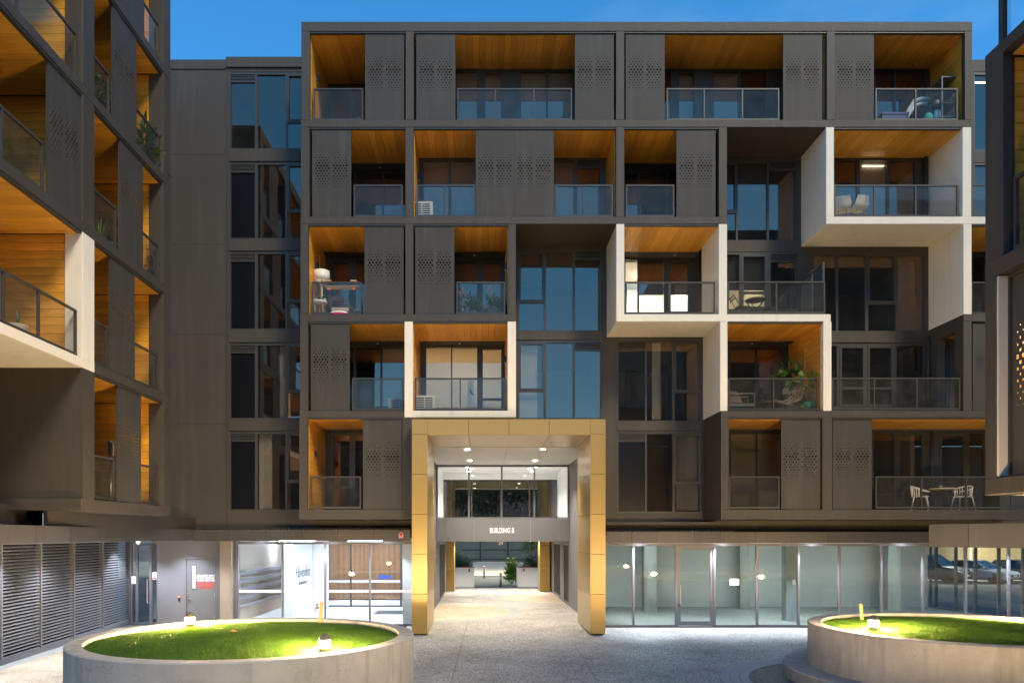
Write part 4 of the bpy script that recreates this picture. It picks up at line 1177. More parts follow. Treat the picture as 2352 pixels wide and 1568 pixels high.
# ------------------------------------------------------------------ wing on one side
XLW = -8.94
A = thing('apartment_wing', (-10, 17, 0), 'dark apartment wing with timber lined balconies and one white balcony box', 'building')
FL = Fr((XLW, 0), (0, 1), (-1, 0))
DEP = 2.3
def SU(x): return -XLW * FPX / (VX - x)
c0, c1, m0, m1, NEAR = 20.62, 21.1, 16.48, 16.98, 8.6
for lv in range(6):
    if lv == 0:
        box('slab', m0 - 0.06, c1, -0.003, DEP, BOT[0] + 0.05, TOP[0], DK, A, FL, bev=0.008)
    elif lv == 1:
        box('slab', m1, c1, -0.003, DEP, BOT[1], TOP[1], DK, A, FL, bev=0.008)
        box('slab', NEAR, m1, -0.003, DEP, BOT[1], TOP[1] - 0.0, WH, A, FL, bev=0.008)
    elif lv == 2:
        box('slab', NEAR, c1, -0.003, DEP, BOT[2], TOP[2], DK, A, FL, bev=0.008)
    else:
        box('slab', NEAR, c1, -0.003, DEP, BOT[lv], TOP[lv], DK, A, FL, bev=0.008)
for row in range(1, 6):
    z0, z1 = TOP[row - 1], BOT[row]
    box('column', c0, c1, 0, 0.4, z0, z1, DK, A, FL, bev=0.008)
    box('party_wall', c0 + 0.05, c1 - 0.02, 0.4, DEP, z0, z1, DK, A, FL)
    wm = WH if row == 2 else DK
    if row == 1:
        box('end_wall', m0, m1, 0, 6.0, z0 - 0.1, z1 + 0.0, DK, A, FL)
    else:
        box('column', m0, m1, 0, 0.4, z0, z1, wm, A, FL, bev=0.008)
        box('party_wall', m0 + 0.05, m1 - 0.05, 0.4, DEP, z0, z1, DK, A, FL)
    # timber lined far ends facing the camera, timber ceilings, glazed backs
    bays = [(m1, c0)] + ([(10.4, m0)] if row > 1 else [])
    for ua, ub in bays:
        zs = z1 - 0.05
        soffit(A, ua + 0.003, ub - 0.003, 0.13, DEP - 0.05, zs, FL)
        f2 = Fr((XLW - 0.10, ub + (0.045 if ub == m0 else 0.045)), (-1, 0), (0, -1))
        ln = box('wall_lining', 0.0, DEP, -0.04, -0.01, z0 + 0.005, zs - 0.002, M['roomdark'], A, f2)
        n = 15; ph = (zs - z0 - 0.01) / n
        for i in range(n):
            box('plank', 0.003, DEP - 0.003, -0.009, 0.01, z0 + 0.006 + i * ph + 0.004, z0 + 0.006 + (i + 1) * ph - 0.004, M['wood_x'], ln, f2)
        wn_ = [(ua + 0.15 + i * 1.0, min(ua + 0.15 + i * 1.0 + 0.93, ub - 0.1), 'f') for i in range(int((ub - ua - 0.2) / 1.0))]
        window(A, wn_, z0 + 0.01, zs - 0.005, DEP, FL, u0=ua, u1=ub)
    box('screen_track', m1 + 0.01, c0 - 0.01, 0.02, 0.12, z1 - 0.045, z1 - 0.002, M['alu'], A, FL)
    if row > 1: box('screen_track', 10.4, m0 - 0.01, 0.02, 0.12, z1 - 0.045, z1 - 0.002, M['alu'], A, FL)
box('interior_wall', NEAR, c1, DEP + 2.5, DEP + 2.7, 3.6, 19.2, M['room'], A, FL)
for u_, row in ((SU(284), 5), (SU(264), 4), (SU(280.5), 3), (SU(258.7), 2), (SU(275.5), 1), (SU(116), 3)):
    screen(A, u_, TOP[row - 1] + 0.012, 0.055, FL, height=BOT[row] - TOP[row - 1] - 0.05)
bl = [(5, [SU(338), 20.58]), (5, [17.02, 18.3]), (4, [17.02, SU(262)]), (4, [SU(320), 20.58]), (4, [10.5, 12.5, 14.35, 16.44]),
      (3, [17.02, SU(277)]), (3, [SU(336), 20.58]), (3, [10.5, 12.3, 13.9, 15.2]), (5, [10.5, 12.5, 14.4, 16.44]),
      (2, [17.02, SU(257)]), (2, [SU(317), 20.58]), (2, [10.5, 12.2, 13.95, 15.05, 16.44]),
      (1, [17.02, SU(273)]), (1, [SU(331), 20.58])]
for row, us in bl:
    balustrade(A, us, TOP[row - 1], 0.10, FL)
box('plinth_wall', m0 + 0.2, 26, 0.9, 1.0, 3.0, BOT[0] + 0.06, M['dark2'], A, FL)
box('plinth_wall', 9, m0 + 1.2, 1.6, 1.7, 3.0, 3.76, M['dark2'], A, FL)
box('plinth_wall', 9, m0 - 0.002, 2.5, 2.6, 3.0, 6.78, M['dark2'], A, FL)
box('roof_top', NEAR, c1, 0.0, 6, 19.29, 19.4, DK, A, FL)

# ------------------------------------------------------------------ wing on the other side
XRW = 7.24
E = thing('apartment_wing', (8.2, 9, 0), 'dark two storey balcony box cut by the frame edge, with a lit perforated screen', 'building')
FE = Fr((XRW, 0), (0, 1), (1, 0))
r0, r1, EN = 10.33, 10.70, 4.5
for lv, (za, zb_) in enumerate(((3.635, 3.87), (6.73, 6.96), (9.80, 9.97))):
    box('slab', EN, r1, -0.003, 2.6, za, zb_, DK, E, FE, bev=0.008)
box('column', r0, r1, 0, 0.14, 6.96, 9.80, DK, E, FE, bev=0.008)
box('party_wall', r0 + 0.06, r1 - 0.01, 0.14, 2.6, 6.96, 9.80, DK, E, FE)
box('column', 10.47, r1, 0, 0.16, 3.87, 6.73, DK, E, FE, bev=0.008)
box('party_wall', 10.48, r1 - 0.01, 0.16, 2.6, 3.87, 6.73, DK, E, FE)
rough = paint('lamplit_rough_render', (0.56, 0.50, 0.42), 0.85, var=0.08, grain=0.9)
box('lit_column_face', 10.435, 10.468, 0.004, 0.165, 3.89, 6.72, rough, E, FE, bev=0.012)  # thin sheet over the dark column; lamp light is put into its pale colour
f2 = Fr((XRW + 0.2, r0 + 0.05), (1, 0), (0, -1))
ln = box('wall_lining', 0.0, 2.4, -0.04, -0.01, 6.97, 9.75, M['roomdark'], E, f2)
for i in range(15):
    box('plank', 0.003, 2.397, -0.009, 0.01, 6.975 + i * 0.185 + 0.004, 6.975 + (i + 1) * 0.185 - 0.004, M['wood_x'], ln, f2)
f2 = Fr((XRW + 0.2, 10.44), (1, 0), (0, -1))
ln = box('wall_lining', 0.0, 2.4, -0.04, -0.01, 3.88, 6.70, M['roomdark'], E, f2)
for i in range(15):
    box('plank', 0.003, 2.397, -0.009, 0.01, 3.885 + i * 0.187 + 0.004, 3.885 + (i + 1) * 0.187 - 0.004, M['wood_x'], ln, f2)
soffit(E, 7.0, r0 - 0.002, 0.13, 2.5, 9.75, FE)
soffit(E, 7.0, 10.42, 0.24, 2.5, 6.68, FE)
balustrade(E, [7.2, 8.75, r0 - 0.06], 6.96, 0.10, FE)
screen(E, 9.18, 3.885, 0.175, FE, height=2.82)
screen(E, 7.93, 3.885, 0.175, FE, height=2.82)
window(E, [(7.1, 8.0, 'f'), (8.05, 9.0, 'f'), (9.05, 10.2, 'f')], 3.88, 6.67, 2.5, FE)
window(E, [(7.1, 8.0, 'f'), (8.05, 9.0, 'f'), (9.05, 10.2, 'f')], 6.97, 9.74, 2.5, FE)
ps = MB()
px_ = SX(2298, 10.9)
ps.box(px_ - 0.03, px_ + 0.03, 10.80, 10.90, 9.9, 12.0); ps.box(px_ + 0.03, px_ + 0.60, 10.83, 10.87, 11.85, 11.95)
pv = ps.build('privacy_screen', M['dark'], E)
box('pane', px_ + 0.03, px_ + 0.11, 10.84, 10.852, 9.95, 11.85, M['bal'], pv)
box('upper_storeys', 11.0 - 21, 11.2, 3.4, 22, 3.6, 19.3, DK, E, FE)
box('lamp', 8.85, 9.5, 1.3, 1.9, 6.62, 6.675, emit('balcony_lamp', (1.0, 0.90, 0.75), 60), E, FE)

# ------------------------------------------------------------------ round concrete planters with lawn and lamps
rng = np.random.default_rng(11)
RIM = 1.16
def planter(cx, cy_, Rp, label, glabel, plR):
    t = thing('planter', (cx, cy_, 0), label, 'planter', 'round concrete planters')
    mb = MB()
    prof = [(Rp, 0.02), (Rp, RIM - 0.02), (Rp - 0.02, RIM), (Rp - 0.28, RIM), (Rp - 0.29, RIM - 0.01), (Rp - 0.29, 0.7)]
    mb.lathe(prof, n=128); o = mb.build('wall', M['concrete'], t, True)
    mb = MB(); mb.lathe([(plR, 0.0), (plR, 0.235), (plR - 0.02, 0.255), (Rp - 0.05, 0.255)], n=128); mb.build('plinth', M['concrete'], t, True)
    # lawn: a gently mounded soil sheet and a dense coat of blades
    Ri = Rp - 0.285
    def hz(x, y):
        r2 = (x * x + y * y) / (Ri * Ri)
        return 1.065 + 0.13 * (1 - r2) + 0.012 * np.sin(x * 2.3 + cx) * np.cos(y * 1.9)
    rings, seg = 24, 96
    vs = [(0, 0, float(hz(np.float64(0), np.float64(0))))]
    for i in range(1, rings + 1):
        for k in range(seg):
            a_ = 2 * math.pi * k / seg; r_ = Ri * i / rings
            x, y = r_ * math.cos(a_), r_ * math.sin(a_)
            vs.append((x, y, float(hz(x, y))))
    fs = [(0, 1 + k, 1 + (k + 1) % seg) for k in range(seg)]
    for i in range(rings - 1):
        for k in range(seg):
            fs.append((1 + i * seg + k, 1 + (i + 1) * seg + k, 1 + (i + 1) * seg + (k + 1) % seg, 1 + i * seg + (k + 1) % seg))
    mb = MB(); mb.add(vs, fs); mb.build('soil', paint('turf_base', (0.035, 0.06, 0.012), 0.9) if 'turf_base' not in bpy.data.materials else bpy.data.materials['turf_base'], t, True, True)
    N = 260000 if cx < 9 or cy_ > 10 else 20000
    r_ = Ri * np.sqrt(rng.random(N)) * 0.998; a_ = rng.random(N) * 2 * np.pi
    x, y = r_ * np.cos(a_), r_ * np.sin(a_)
    z = hz(x, y)
    clump = 0.5 + 0.5 * np.sin(x * 5.1 + 1.3 * np.sin(y * 3.7)) * np.cos(y * 4.3 + 1.1 * np.sin(x * 2.9))
    h = (0.018 + 0.016 * rng.random(N)) * (0.85 + 0.3 * clump)
    az = rng.random(N) * 2 * np.pi; lean = 0.35 + 0.5 * rng.random(N)
    wdt = 0.0025 + 0.0025 * rng.random(N)
    px, py = np.cos(az + np.pi / 2) * wdt, np.sin(az + np.pi / 2) * wdt
    v = np.empty((N, 3, 3))
    v[:, 0] = np.stack([x - px, y - py, z - 0.004], 1); v[:, 1] = np.stack([x + px, y + py, z - 0.004], 1)
    v[:, 2] = np.stack([x + np.cos(az) * h * lean, y + np.sin(az) * h * lean, z + h], 1)
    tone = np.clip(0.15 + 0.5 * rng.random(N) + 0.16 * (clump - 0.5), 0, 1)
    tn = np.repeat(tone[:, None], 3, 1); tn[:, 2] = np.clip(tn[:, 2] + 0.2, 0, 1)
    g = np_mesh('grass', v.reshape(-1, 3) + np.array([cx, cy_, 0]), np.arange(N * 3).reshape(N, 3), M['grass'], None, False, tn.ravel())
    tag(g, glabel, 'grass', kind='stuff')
    return t, lambda X, Y: float(hz(X - cx, Y - cy_))
pl1, gz1_ = planter(-4.46, 14.1, 3.10, 'round concrete planter with lawn in front of the lobby and louvres', 'mown lawn in the planter before the lobby', 3.5)
pl2, gz2_ = planter(10.0, 15.4, 3.0, 'round concrete planter with lawn on a wide step before the shopfront', 'mown lawn in the planter before the shopfront', 3.52)

pl3, gz3_ = planter(6.7, 5.4, 2.6, 'round concrete planter with lawn mirrored in the shopfront glass', 'mown lawn in the planter under the balcony box', 2.9)
def garden_lamp(x, y, z, label):
    t = thing('garden_lamp', (x, y, z), label, 'lamp', 'short garden lamps on the planter lawns')
    mb = MB(); mb.lathe([(0.0, -0.02), (0.098, -0.02), (0.098, 0.105), (0.0, 0.105)], n=28); mb.build('base', M['bronze'], t, True)
    mb = MB(); mb.lathe([(0.0, 0.106), (0.092, 0.106), (0.092, 0.215), (0.0, 0.215)], n=28); mb.build('diffuser', M['lamp'], t, True)
    mb = MB(); mb.lathe([(0.0, 0.216), (0.100, 0.216)] + [(0.100 * math.cos(R(a)), 0.226 + 0.10 * math.sin(R(a))) for a in range(0, 91, 10)], n=28); mb.build('cap', M['bronze'], t, True, True)
    return t
garden_lamp(-2.66, 12.35, gz1_(-2.66, 12.35), 'lit garden lamp at the near edge of the lawn before the lobby')
garden_lamp(-6.2, 15.6, gz1_(-6.2, 15.6), 'lit garden lamp on the far side of the lawn, before the fire door')
garden_lamp(7.95, 15.1, gz2_(7.95, 15.1), 'lit garden lamp on the lawn before the shopfront')
garden_lamp(12.35, 16.7, gz2_(12.35, 16.7), 'lit garden lamp at the very edge of the frame on the shopfront lawn')

garden_lamp(8.3, 6.4, gz3_(8.3, 6.4), 'lit garden lamp mirrored in the shopfront door')
garden_lamp(5.3, 7.0, gz3_(5.3, 7.0), 'lit garden lamp under the balcony box at the frame edge')
t = thing('tap_post', (-3.6, 16.25, gz1_(-3.6, 16.25)), 'timber post with a brass garden tap at the far edge of the lobby lawn', 'post', rz=0)
mb = MB(); mb.box(-0.035, 0.035, -0.03, 0.03, -0.05, 0.50); o = mb.build('post', M['timber'], t, True); o.rotation_euler = (0, R(4), 0)
mb = MB(); mb.tube([(-0.02, -0.02, 0.36), (-0.09, -0.03, 0.36), (-0.10, -0.03, 0.30)], 0.018, 8); mb.tube([(-0.06, -0.03, 0.36), (-0.06, -0.03, 0.44)], 0.012, 8); mb.tube([(-0.09, -0.03, 0.44), (-0.03, -0.03, 0.44)], 0.01, 8)
mb.build('tap', paint('old_brass', (0.12, 0.08, 0.035), 0.4, metal=0.8), t, True)
t = thing('wooden_stake', (8.65, 16.95, gz2_(8.65, 16.95)), 'thin pale timber stake at the far edge of the shopfront lawn', 'stake')
mb = MB(); mb.box(-0.03, 0.03, -0.02, 0.02, -0.05, 0.37); o = mb.build('stake', M['timber'], t, True); o.rotation_euler = (0, R(-4), 0)
t = thing('brown_leaf', (-4.75, 14.0, gz1_(-4.75, 14.0) + 0.03), 'dry brown leaf lying on the lobby lawn', 'leaf')
mb = MB(); mb.add([(-0.09, 0, 0.0), (0, -0.04, 0.02), (0.09, 0.0, 0.01), (0, 0.05, 0.03), (0.0, 0, 0.05)], [(0, 1, 4), (1, 2, 4), (2, 3, 4), (3, 0, 4)]); mb.build('blade', M['terracotta'], t, True)
# bicycle hoops at the courtyard edge
for i, (x_, y_) in enumerate(((14.3, 19.2), (15.4, 19.4), (16.6, 19.6))):
    mb = MB()
    mb.tube([(x_ - 0.4, y_, 0), (x_ - 0.4, y_, 0.55)] + [(x_ - 0.4 * math.cos(R(a)), y_, 0.55 + 0.38 * math.sin(R(a))) for a in range(15, 180, 15)] + [(x_ + 0.4, y_, 0.55), (x_ + 0.4, y_, 0)], 0.025, 8)
    tag(mb.build('bicycle_hoop', M['steel'], None, smooth=True), 'steel bicycle hoop mirrored in the shopfront glass, ' + ['first', 'second', 'third'][i] + ' from the portal', 'bike rack', 'bicycle hoops beside the shopfront planter')

# ------------------------------------------------------------------ plants and pots
def leaf_cloud(n, c, rad, size, up=0.3, long=1.0):
    """n leaves as bent quads through an uneven volume"""
    u = rng.normal(size=(n, 3)); u /= np.linalg.norm(u, axis=1)[:, None]
    rr = (rng.random(n) ** 0.45)[:, None]
    bump_ = (1 + 0.25 * np.sin(u[:, :1] * 5 + u[:, 1:2] * 7) + 0.15 * np.sin(u[:, 2:3] * 9))
    p = np.array(c) + u * rr * np.array(rad) * bump_
    d = u * 0.6 + rng.normal(size=(n, 3)) * 0.6; d[:, 2] += up
    d /= np.linalg.norm(d, axis=1)[:, None]
    s = np.cross(d, rng.normal(size=(n, 3))); s /= np.linalg.norm(s, axis=1)[:, None]
    L_ = (size * (0.6 + 0.8 * rng.random(n)))[:, None] * long; W_ = L_ * 0.28 / long
    v = np.stack([p, p + d * L_ * 0.5 + s * W_, p + d * L_, p + d * L_ * 0.5 - s * W_], 1)
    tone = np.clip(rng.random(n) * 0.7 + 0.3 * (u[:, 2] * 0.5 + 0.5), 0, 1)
    return v.reshape(-1, 3), np.arange(4 * n).reshape(n, 4), np.repeat(tone, 4)

def potted(x, y, z, pr, ph, potm, leafm, label, clouds, stems=(), size=0.10, n=160, cat='plant', up=0.3, long=1.0, flower=None, name='potted_plant', bowl=False):
    t = thing(name, (x, y, z), label, cat, 'potted plants on the balconies')
    mb = MB()
    if bowl: prof = [(0, 0), (pr * 0.55, 0), (pr * 0.85, ph * 0.35), (pr, ph * 0.8), (pr, ph), (pr * 0.9, ph), (pr * 0.88, ph * 0.85), (0, ph * 0.85)]
    else: prof = [(0, 0), (pr * 0.8, 0), (pr, ph), (pr * 0.92, ph), (pr * 0.9, ph * 0.9), (0, ph * 0.9)]
    mb.lathe(prof, n=20); mb.build('pot', potm, t, True, True)
    mb = MB()
    for c, r_ in clouds: mb.tube([(0, 0, ph * 0.8), (c[0] * 0.6, c[1] * 0.6, (ph + c[2]) * 0.5), c], [0.014, 0.010, 0.005], 6)
    for pts in stems: mb.tube(pts, 0.012, 6)
    mb.build('stem', M['stem'], t, True)
    V_, F_, T_ = [], [], []; off = 0
    for c, r_ in clouds:
        v, f, tn = leaf_cloud(n // len(clouds), c, r_, size, up, long)
        V_.append(v); F_.append(f + off); T_.append(tn); off += len(v)
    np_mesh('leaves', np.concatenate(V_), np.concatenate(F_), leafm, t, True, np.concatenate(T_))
    if flower:
        v, f, tn = leaf_cloud(14, flower[0], (flower[1],) * 3, flower[1] * 0.9)
        np_mesh('blossom', v, f, flower[2], t, True, tn)
    return t
def spiky(x, y, z, pr, ph, potm, leafm, label, n, ln_, lean=0.7, bowl=False, wd=0.03, name='potted_plant'):
    t = thing(name, (x, y, z), label, 'plant', 'potted plants on the balconies')
    mb = MB()
    prof = [(0, 0), (pr * 0.55, 0), (pr * 0.85, ph * 0.35), (pr, ph * 0.8), (pr, ph), (pr * 0.9, ph), (0, ph * 0.88)] if bowl else [(0, 0), (pr * 0.8, 0), (pr, ph), (pr * 0.92, ph), (0, ph * 0.9)]
    mb.lathe(prof, n=20); mb.build('pot', potm, t, True, True)
    vs, fs, tn = [], [], []
    for i in range(n):
        a_ = 2 * math.pi * (i + random.random() * 0.5) / n; l_ = ln_ * (0.6 + 0.5 * random.random()); k_ = lean * (0.3 + 0.9 * random.random())
        dx, dy = math.cos(a_), math.sin(a_); b = len(vs)
        for j in range(4):
            s_ = j / 3; r_ = l_ * k_ * s_; hgt = ph * 0.9 + l_ * (s_ - 0.35 * k_ * s_ * s_); w_ = wd * (1 - s_ * 0.9)
            vs += [(dx * r_ - dy * w_, dy * r_ + dx * w_, hgt), (dx * r_ + dy * w_, dy * r_ - dx * w_, hgt)]; tn += [0.3 + 0.6 * random.random()] * 2
        for j in range(3): fs.append((b + 2 * j, b + 2 * j + 1, b + 2 * j + 3, b + 2 * j + 2))
    np_mesh('leaves', np.array(vs), np.array(fs), leafm, t, True, np.array(tn))
    return t
def onb(x, row, d=YF + 0.55): return (SX(x, d), d, TOP[row - 1] + 0.003)
potted(*onb(738, 5), 0.07, 0.10, M['greypot'], M['leaf3'], 'tiny green plant behind the top corner balustrade', [((0, 0, 0.16), (0.09, 0.09, 0.06))], size=0.06, n=60)
potted(*onb(1061, 3), 0.14, 0.42, M['blackmetal'], M['dry'], 'withered plant in a tall black pot on the planted balcony', [((0, 0, 0.75), (0.09, 0.09, 0.28))], size=0.09, n=50, up=0.8)
potted(*onb(1081, 3, YF + 0.6), 0.13, 0.18, M['whiteplastic'], M['leaf'], 'bushy olive plant in a small white pot on the planted balcony', [((0, 0, 0.55), (0.28, 0.25, 0.22)), ((0.12, 0, 0.40), (0.2, 0.2, 0.15))], size=0.11, n=260)
potted(*onb(1122, 3, YF + 0.45), 0.10, 0.16, M['terracotta'], M['leaf2'], 'lavender in a terracotta pot on the planted balcony', [((0, 0, 0.27), (0.26, 0.22, 0.11))], size=0.07, n=200, up=0.9)
potted(*onb(1143, 3, YF + 0.6), 0.12, 0.15, M['mint'], M['leaf'], 'tall geranium with a pink flower in a mint green pot', [((0, 0, 0.50), (0.24, 0.22, 0.20)), ((-0.18, 0, 0.62), (0.18, 0.15, 0.12)), ((0.2, 0, 0.42), (0.18, 0.15, 0.15))], size=0.12, n=220, flower=((-0.28, 0, 1.02), 0.06, M['flower']), stems=[[(0, 0, 0.2), (-0.15, 0, 0.7), (-0.28, 0, 1.0)]])
# big leaved plants on the white framed balcony
potted(*onb(1857, 2, YF + 0.5), 0.19, 0.36, M['greenpot'], M['leaf3'], 'tall rubber plant in a dark green pot', [((0, 0, 1.05), (0.18, 0.16, 0.22)), ((0.22, 0, 1.15), (0.14, 0.14, 0.16)), ((-0.22, 0.05, 1.0), (0.14, 0.14, 0.18)), ((0.18, 0, 0.75), (0.16, 0.12, 0.15))], size=0.26, n=46, long=0.9)
potted(*onb(1818, 2, YF + 1.0), 0.17, 0.34, M['greypot'], M['leaf'], 'dark fiddle leaf plant reaching above the balustrade', [((0, 0, 1.55), (0.2, 0.2, 0.2)), ((-0.3, 0, 1.3), (0.2, 0.15, 0.12)), ((0.1, 0, 1.15), (0.3, 0.25, 0.22))], size=0.32, n=48, long=0.9)
potted(*onb(1838, 2, YF + 0.35), 0.16, 0.07, M['blackmetal'], M['leaf3'], 'low dish of yellow green succulents beside the green pot', [((0, 0, 0.13), (0.17, 0.12, 0.06))], size=0.06, n=110, bowl=True)
potted(*onb(1845, 2, YF + 0.8), 0.09, 0.14, M['terracotta'], M['leaf'], 'small leafy plant behind the succulent dish', [((0, 0, 0.33), (0.2, 0.15, 0.12))], size=0.09, n=80)
# wing balconies
def onw(x, w, row):
    return FL.p((w - XLW) * FPX / (VX - x), w, TOP[row - 1] + 0.003)
spiky(*onw(40, 0.55, 2), 0.20, 0.33, M['cream'], M['leaf2'], 'aloe in a round cream pot on the white balcony box', 9, 0.34, 0.3, True, 0.025)
spiky(*onw(252, 0.5, 3), 0.18, 0.36, M['greypot'], M['leaf'], 'yucca in a tapered grey pot on the wing balcony', 18, 0.5, 0.8, True, 0.02)
spiky(*onw(229, 0.5, 3), 0.15, 0.24, M['greypot'], M['leaf3'], 'long leaved plant at the pillar of the wing balcony', 14, 0.8, 0.6, False, 0.022)
potted(*onw(232, 0.5, 4), 0.14, 0.3, M['blackmetal'], M['leaf'], 'hanging greenery behind the upper wing balustrade', [((0, 0, 0.55), (0.22, 0.25, 0.3)), ((0, 0.1, 1.0), (0.15, 0.2, 0.22)), ((0, 0.3, 0.35), (0.15, 0.2, 0.3))], size=0.12, n=300)
potted(*onw(337, 0.45, 4), 0.14, 0.3, M['greypot'], M['leaf'], 'tall palm like plant at the upper wing screen', [((0, 0, 0.9), (0.2, 0.25, 0.35)), ((0, 0.15, 0.45), (0.2, 0.3, 0.3))], size=0.22, n=150, long=1.8)
potted(*onw(353, 0.35, 4), 0.09, 0.14, M['whiteplastic'], M['leaf'], 'white orchid beside the palm like plant on the upper wing balcony', [((0, 0, 0.22), (0.10, 0.12, 0.08))], size=0.10, n=40, flower=((0, 0, 0.42), 0.09, M['petal']), stems=[[(0, 0, 0.1), (0, 0, 0.42)]])
t_ = potted(*onw(352, 0.35, 3), 0.14, 0.2, M['terracotta'], M['dry'], 'brown climbing plant on a trellis at the middle wing balcony', [((0, 0, 0.35), (0.2, 0.3, 0.25)), ((0, 0, 0.7), (0.15, 0.3, 0.22)), ((0, 0.05, 0.5), (0.2, 0.32, 0.35))], size=0.10, n=420)
mb = MB()
for i in range(5): mb.tube([(-0.05, -0.3 + i * 0.15, 0.15), (-0.05, -0.15 + i * 0.13, 0.95)], 0.008, 5); mb.tube([(-0.05, 0.3 - i * 0.15, 0.15), (-0.05, 0.15 - i * 0.13, 0.95)], 0.008, 5)
mb.build('trellis', M['timber'], t_, True)
t = thing('mop', onw(150, 0.45, 2), 'white mop pole leaning against the end of the white balcony box', 'mop')
mb = MB(); mb.tube([(0.0, -0.1, 0.03), (-0.1, 0.8, 1.45)], 0.014, 8); mb.build('pole', M['steel'], t, True)
mb = MB(); mb.box(-0.05, 0.05, -0.16, -0.04, 0.0, 0.05); mb.build('head', M['whiteplastic'], t, True)
t = thing('patio_heater', onw(255, 0.75, 1), 'slim grey standing lamp behind the lowest wing balustrade', 'heater')
mb = MB(); mb.lathe([(0, 0), (0.18, 0), (0.17, 0.05), (0.025, 0.08), (0.025, 1.25), (0.07, 1.27), (0.07, 1.55), (0.13, 1.58), (0.1, 1.62), (0, 1.64)], n=16); mb.build('body', M['steel'], t, True, True)

# ------------------------------------------------------------------ balcony furniture
def ac_unit(x, y, z, label):
    t = thing('air_conditioner', (x, y, z), label, 'air conditioner', 'air conditioner units on the balconies')
    mb = MB(); mb.box(-0.36, 0.36, -0.14, 0.14, 0.06, 0.60); mb.build('casing', M['acwhite'], t, True)
    mb = MB(); mb.box(-0.32, -0.26, -0.12, 0.12, 0, 0.06); mb.box(0.26, 0.32, -0.12, 0.12, 0, 0.06); mb.build('foot', M['blackmetal'], t, True)
    for i in range(6):
        for x0, x1 in ((-0.26, 0.0), (0.03, 0.27)):
            box('vent', x0, x1, -0.146, -0.1405, 0.14 + i * 0.07, 0.175 + i * 0.07, M['blackmetal'], t, local=True)
    return t
ac_unit(*onb(969, 4, YF + 0.4), 'white air conditioner unit on the balcony beside the double screens')
ac_unit(*onb(975, 2, YF + 0.75), 'air conditioner unit on the lit white framed balcony above the portal')
ac_unit(*onb(918, 2, YF + 1.2), 'air conditioner unit half hidden behind the white column')

def tub_chair(x, y, z, rz, label):
    t = thing('tub_chair', (x, y, z), label, 'chair', 'white shell chairs on the high white balcony', rz)
    mb = MB()
    vs, fs = [], []
    prof = [(-0.24, 0.46), (-0.12, 0.41), (0.05, 0.41), (0.17, 0.45), (0.24, 0.58), (0.29, 0.82)]
    for i, (d_, z_) in enumerate(prof):
        hw = [0.22, 0.25, 0.26, 0.26, 0.25, 0.20][i]; curl = [0.02, 0.05, 0.10, 0.14, 0.08, 0.02][i]
        for s_ in (-1, -0.6, 0, 0.6, 1): vs.append((s_ * hw, d_ - (0.06 * abs(s_) if i > 3 else 0), z_ + curl * abs(s_) ** 3))
    for i in range(5):
        for k in range(4): fs.append((i * 5 + k, i * 5 + k + 1, i * 5 + k + 6, i * 5 + k + 5))
    n = len(vs); vs2 = vs + [(a_, b_, c_ - 0.02) for a_, b_, c_ in vs]; fs2 = fs + [tuple(q + n for q in reversed(f)) for f in fs]
    mb.add(vs2, fs2); mb.build('shell', M['whiteplastic'], t, True, True)
    for sx_, sy_ in ((-1, -1), (1, -1), (-1, 1), (1, 1)):
        mb = MB(); mb.tube([(sx_ * 0.12, sy_ * 0.1, 0.41), (sx_ * 0.22, sy_ * 0.2, 0.0)], [0.02, 0.013], 8); mb.build('leg', M['timber'], t, True)
tub_chair(*onb(1934, 4, YF + 0.6), R(160), 'white shell chair with wooden legs beside the white column')
tub_chair(*onb(1971, 4, YF + 0.55), R(195), 'white shell chair with wooden legs, the one farther from the column')

def bistro_chair(x, y, z, rz, label):
    t = thing('slatted_armchair', (x, y, z), label, 'chair', 'white slatted armchairs at the round table', rz)
    ring = lambda r_, z_, a0, a1, n_, zf=lambda a: 0, yo=0: [(r_ * math.sin(R(a0 + (a1 - a0) * i / n_)), yo + r_ * math.cos(R(a0 + (a1 - a0) * i / n_)), z_ + zf(R(a0 + (a1 - a0) * i / n_))) for i in range(n_ + 1)]
    zf = lambda a: 0.20 * (math.cos(a) * 0.5 + 0.5) ** 1.2
    mb = MB(); mb.tube(ring(0.27, 0.60, -170, 170, 26, zf), 0.018, 8); mb.build('arm_rail', M['whiteplastic'], t, True, True)
    mb = MB(); mb.lathe([(0, 0.43), (0.24, 0.43), (0.25, 0.46), (0.0, 0.46)], n=24); mb.build('seat', M['whiteplastic'], t, True)
    mb = MB(); mb.lathe([(0, 0.461), (0.19, 0.461), (0.205, 0.48), (0.19, 0.50), (0, 0.505)], n=20); mb.build('cushion', paint('leaf_cushion', (0.05, 0.12, 0.03), 0.9, var=0.8, scale=25) if 'leaf_cushion' not in bpy.data.materials else bpy.data.materials['leaf_cushion'], t, True, True)
    for i in range(13):
        a_ = R(-100 + i * 200 / 12)
        mb = MB(); mb.tube([(0.235 * math.sin(a_), 0.235 * math.cos(a_), 0.45), (0.27 * math.sin(a_), 0.27 * math.cos(a_), 0.60 + zf(a_))], 0.011, 6); mb.build('slat', M['whiteplastic'], t, True)
    for s_ in (-1, 1):
        for f_ in (-1, 1):
            mb = MB(); mb.tube([(s_ * 0.19, f_ * 0.17, 0.45), (s_ * 0.26, f_ * 0.25, 0.0)], [0.022, 0.016], 8); mb.build('leg', M['whiteplastic'], t, True)
bistro_chair(*onb(2113, 1, YF + 0.75), R(62), 'white slatted armchair with a green cushion facing the table from the screen side')
bistro_chair(*onb(2212, 1, YF + 0.75), R(-62), 'white slatted armchair with a green cushion on the far side of the round table')
t = thing('round_table', onb(2165, 1, YF + 1.1), 'small pale round table between the two slatted armchairs', 'table')
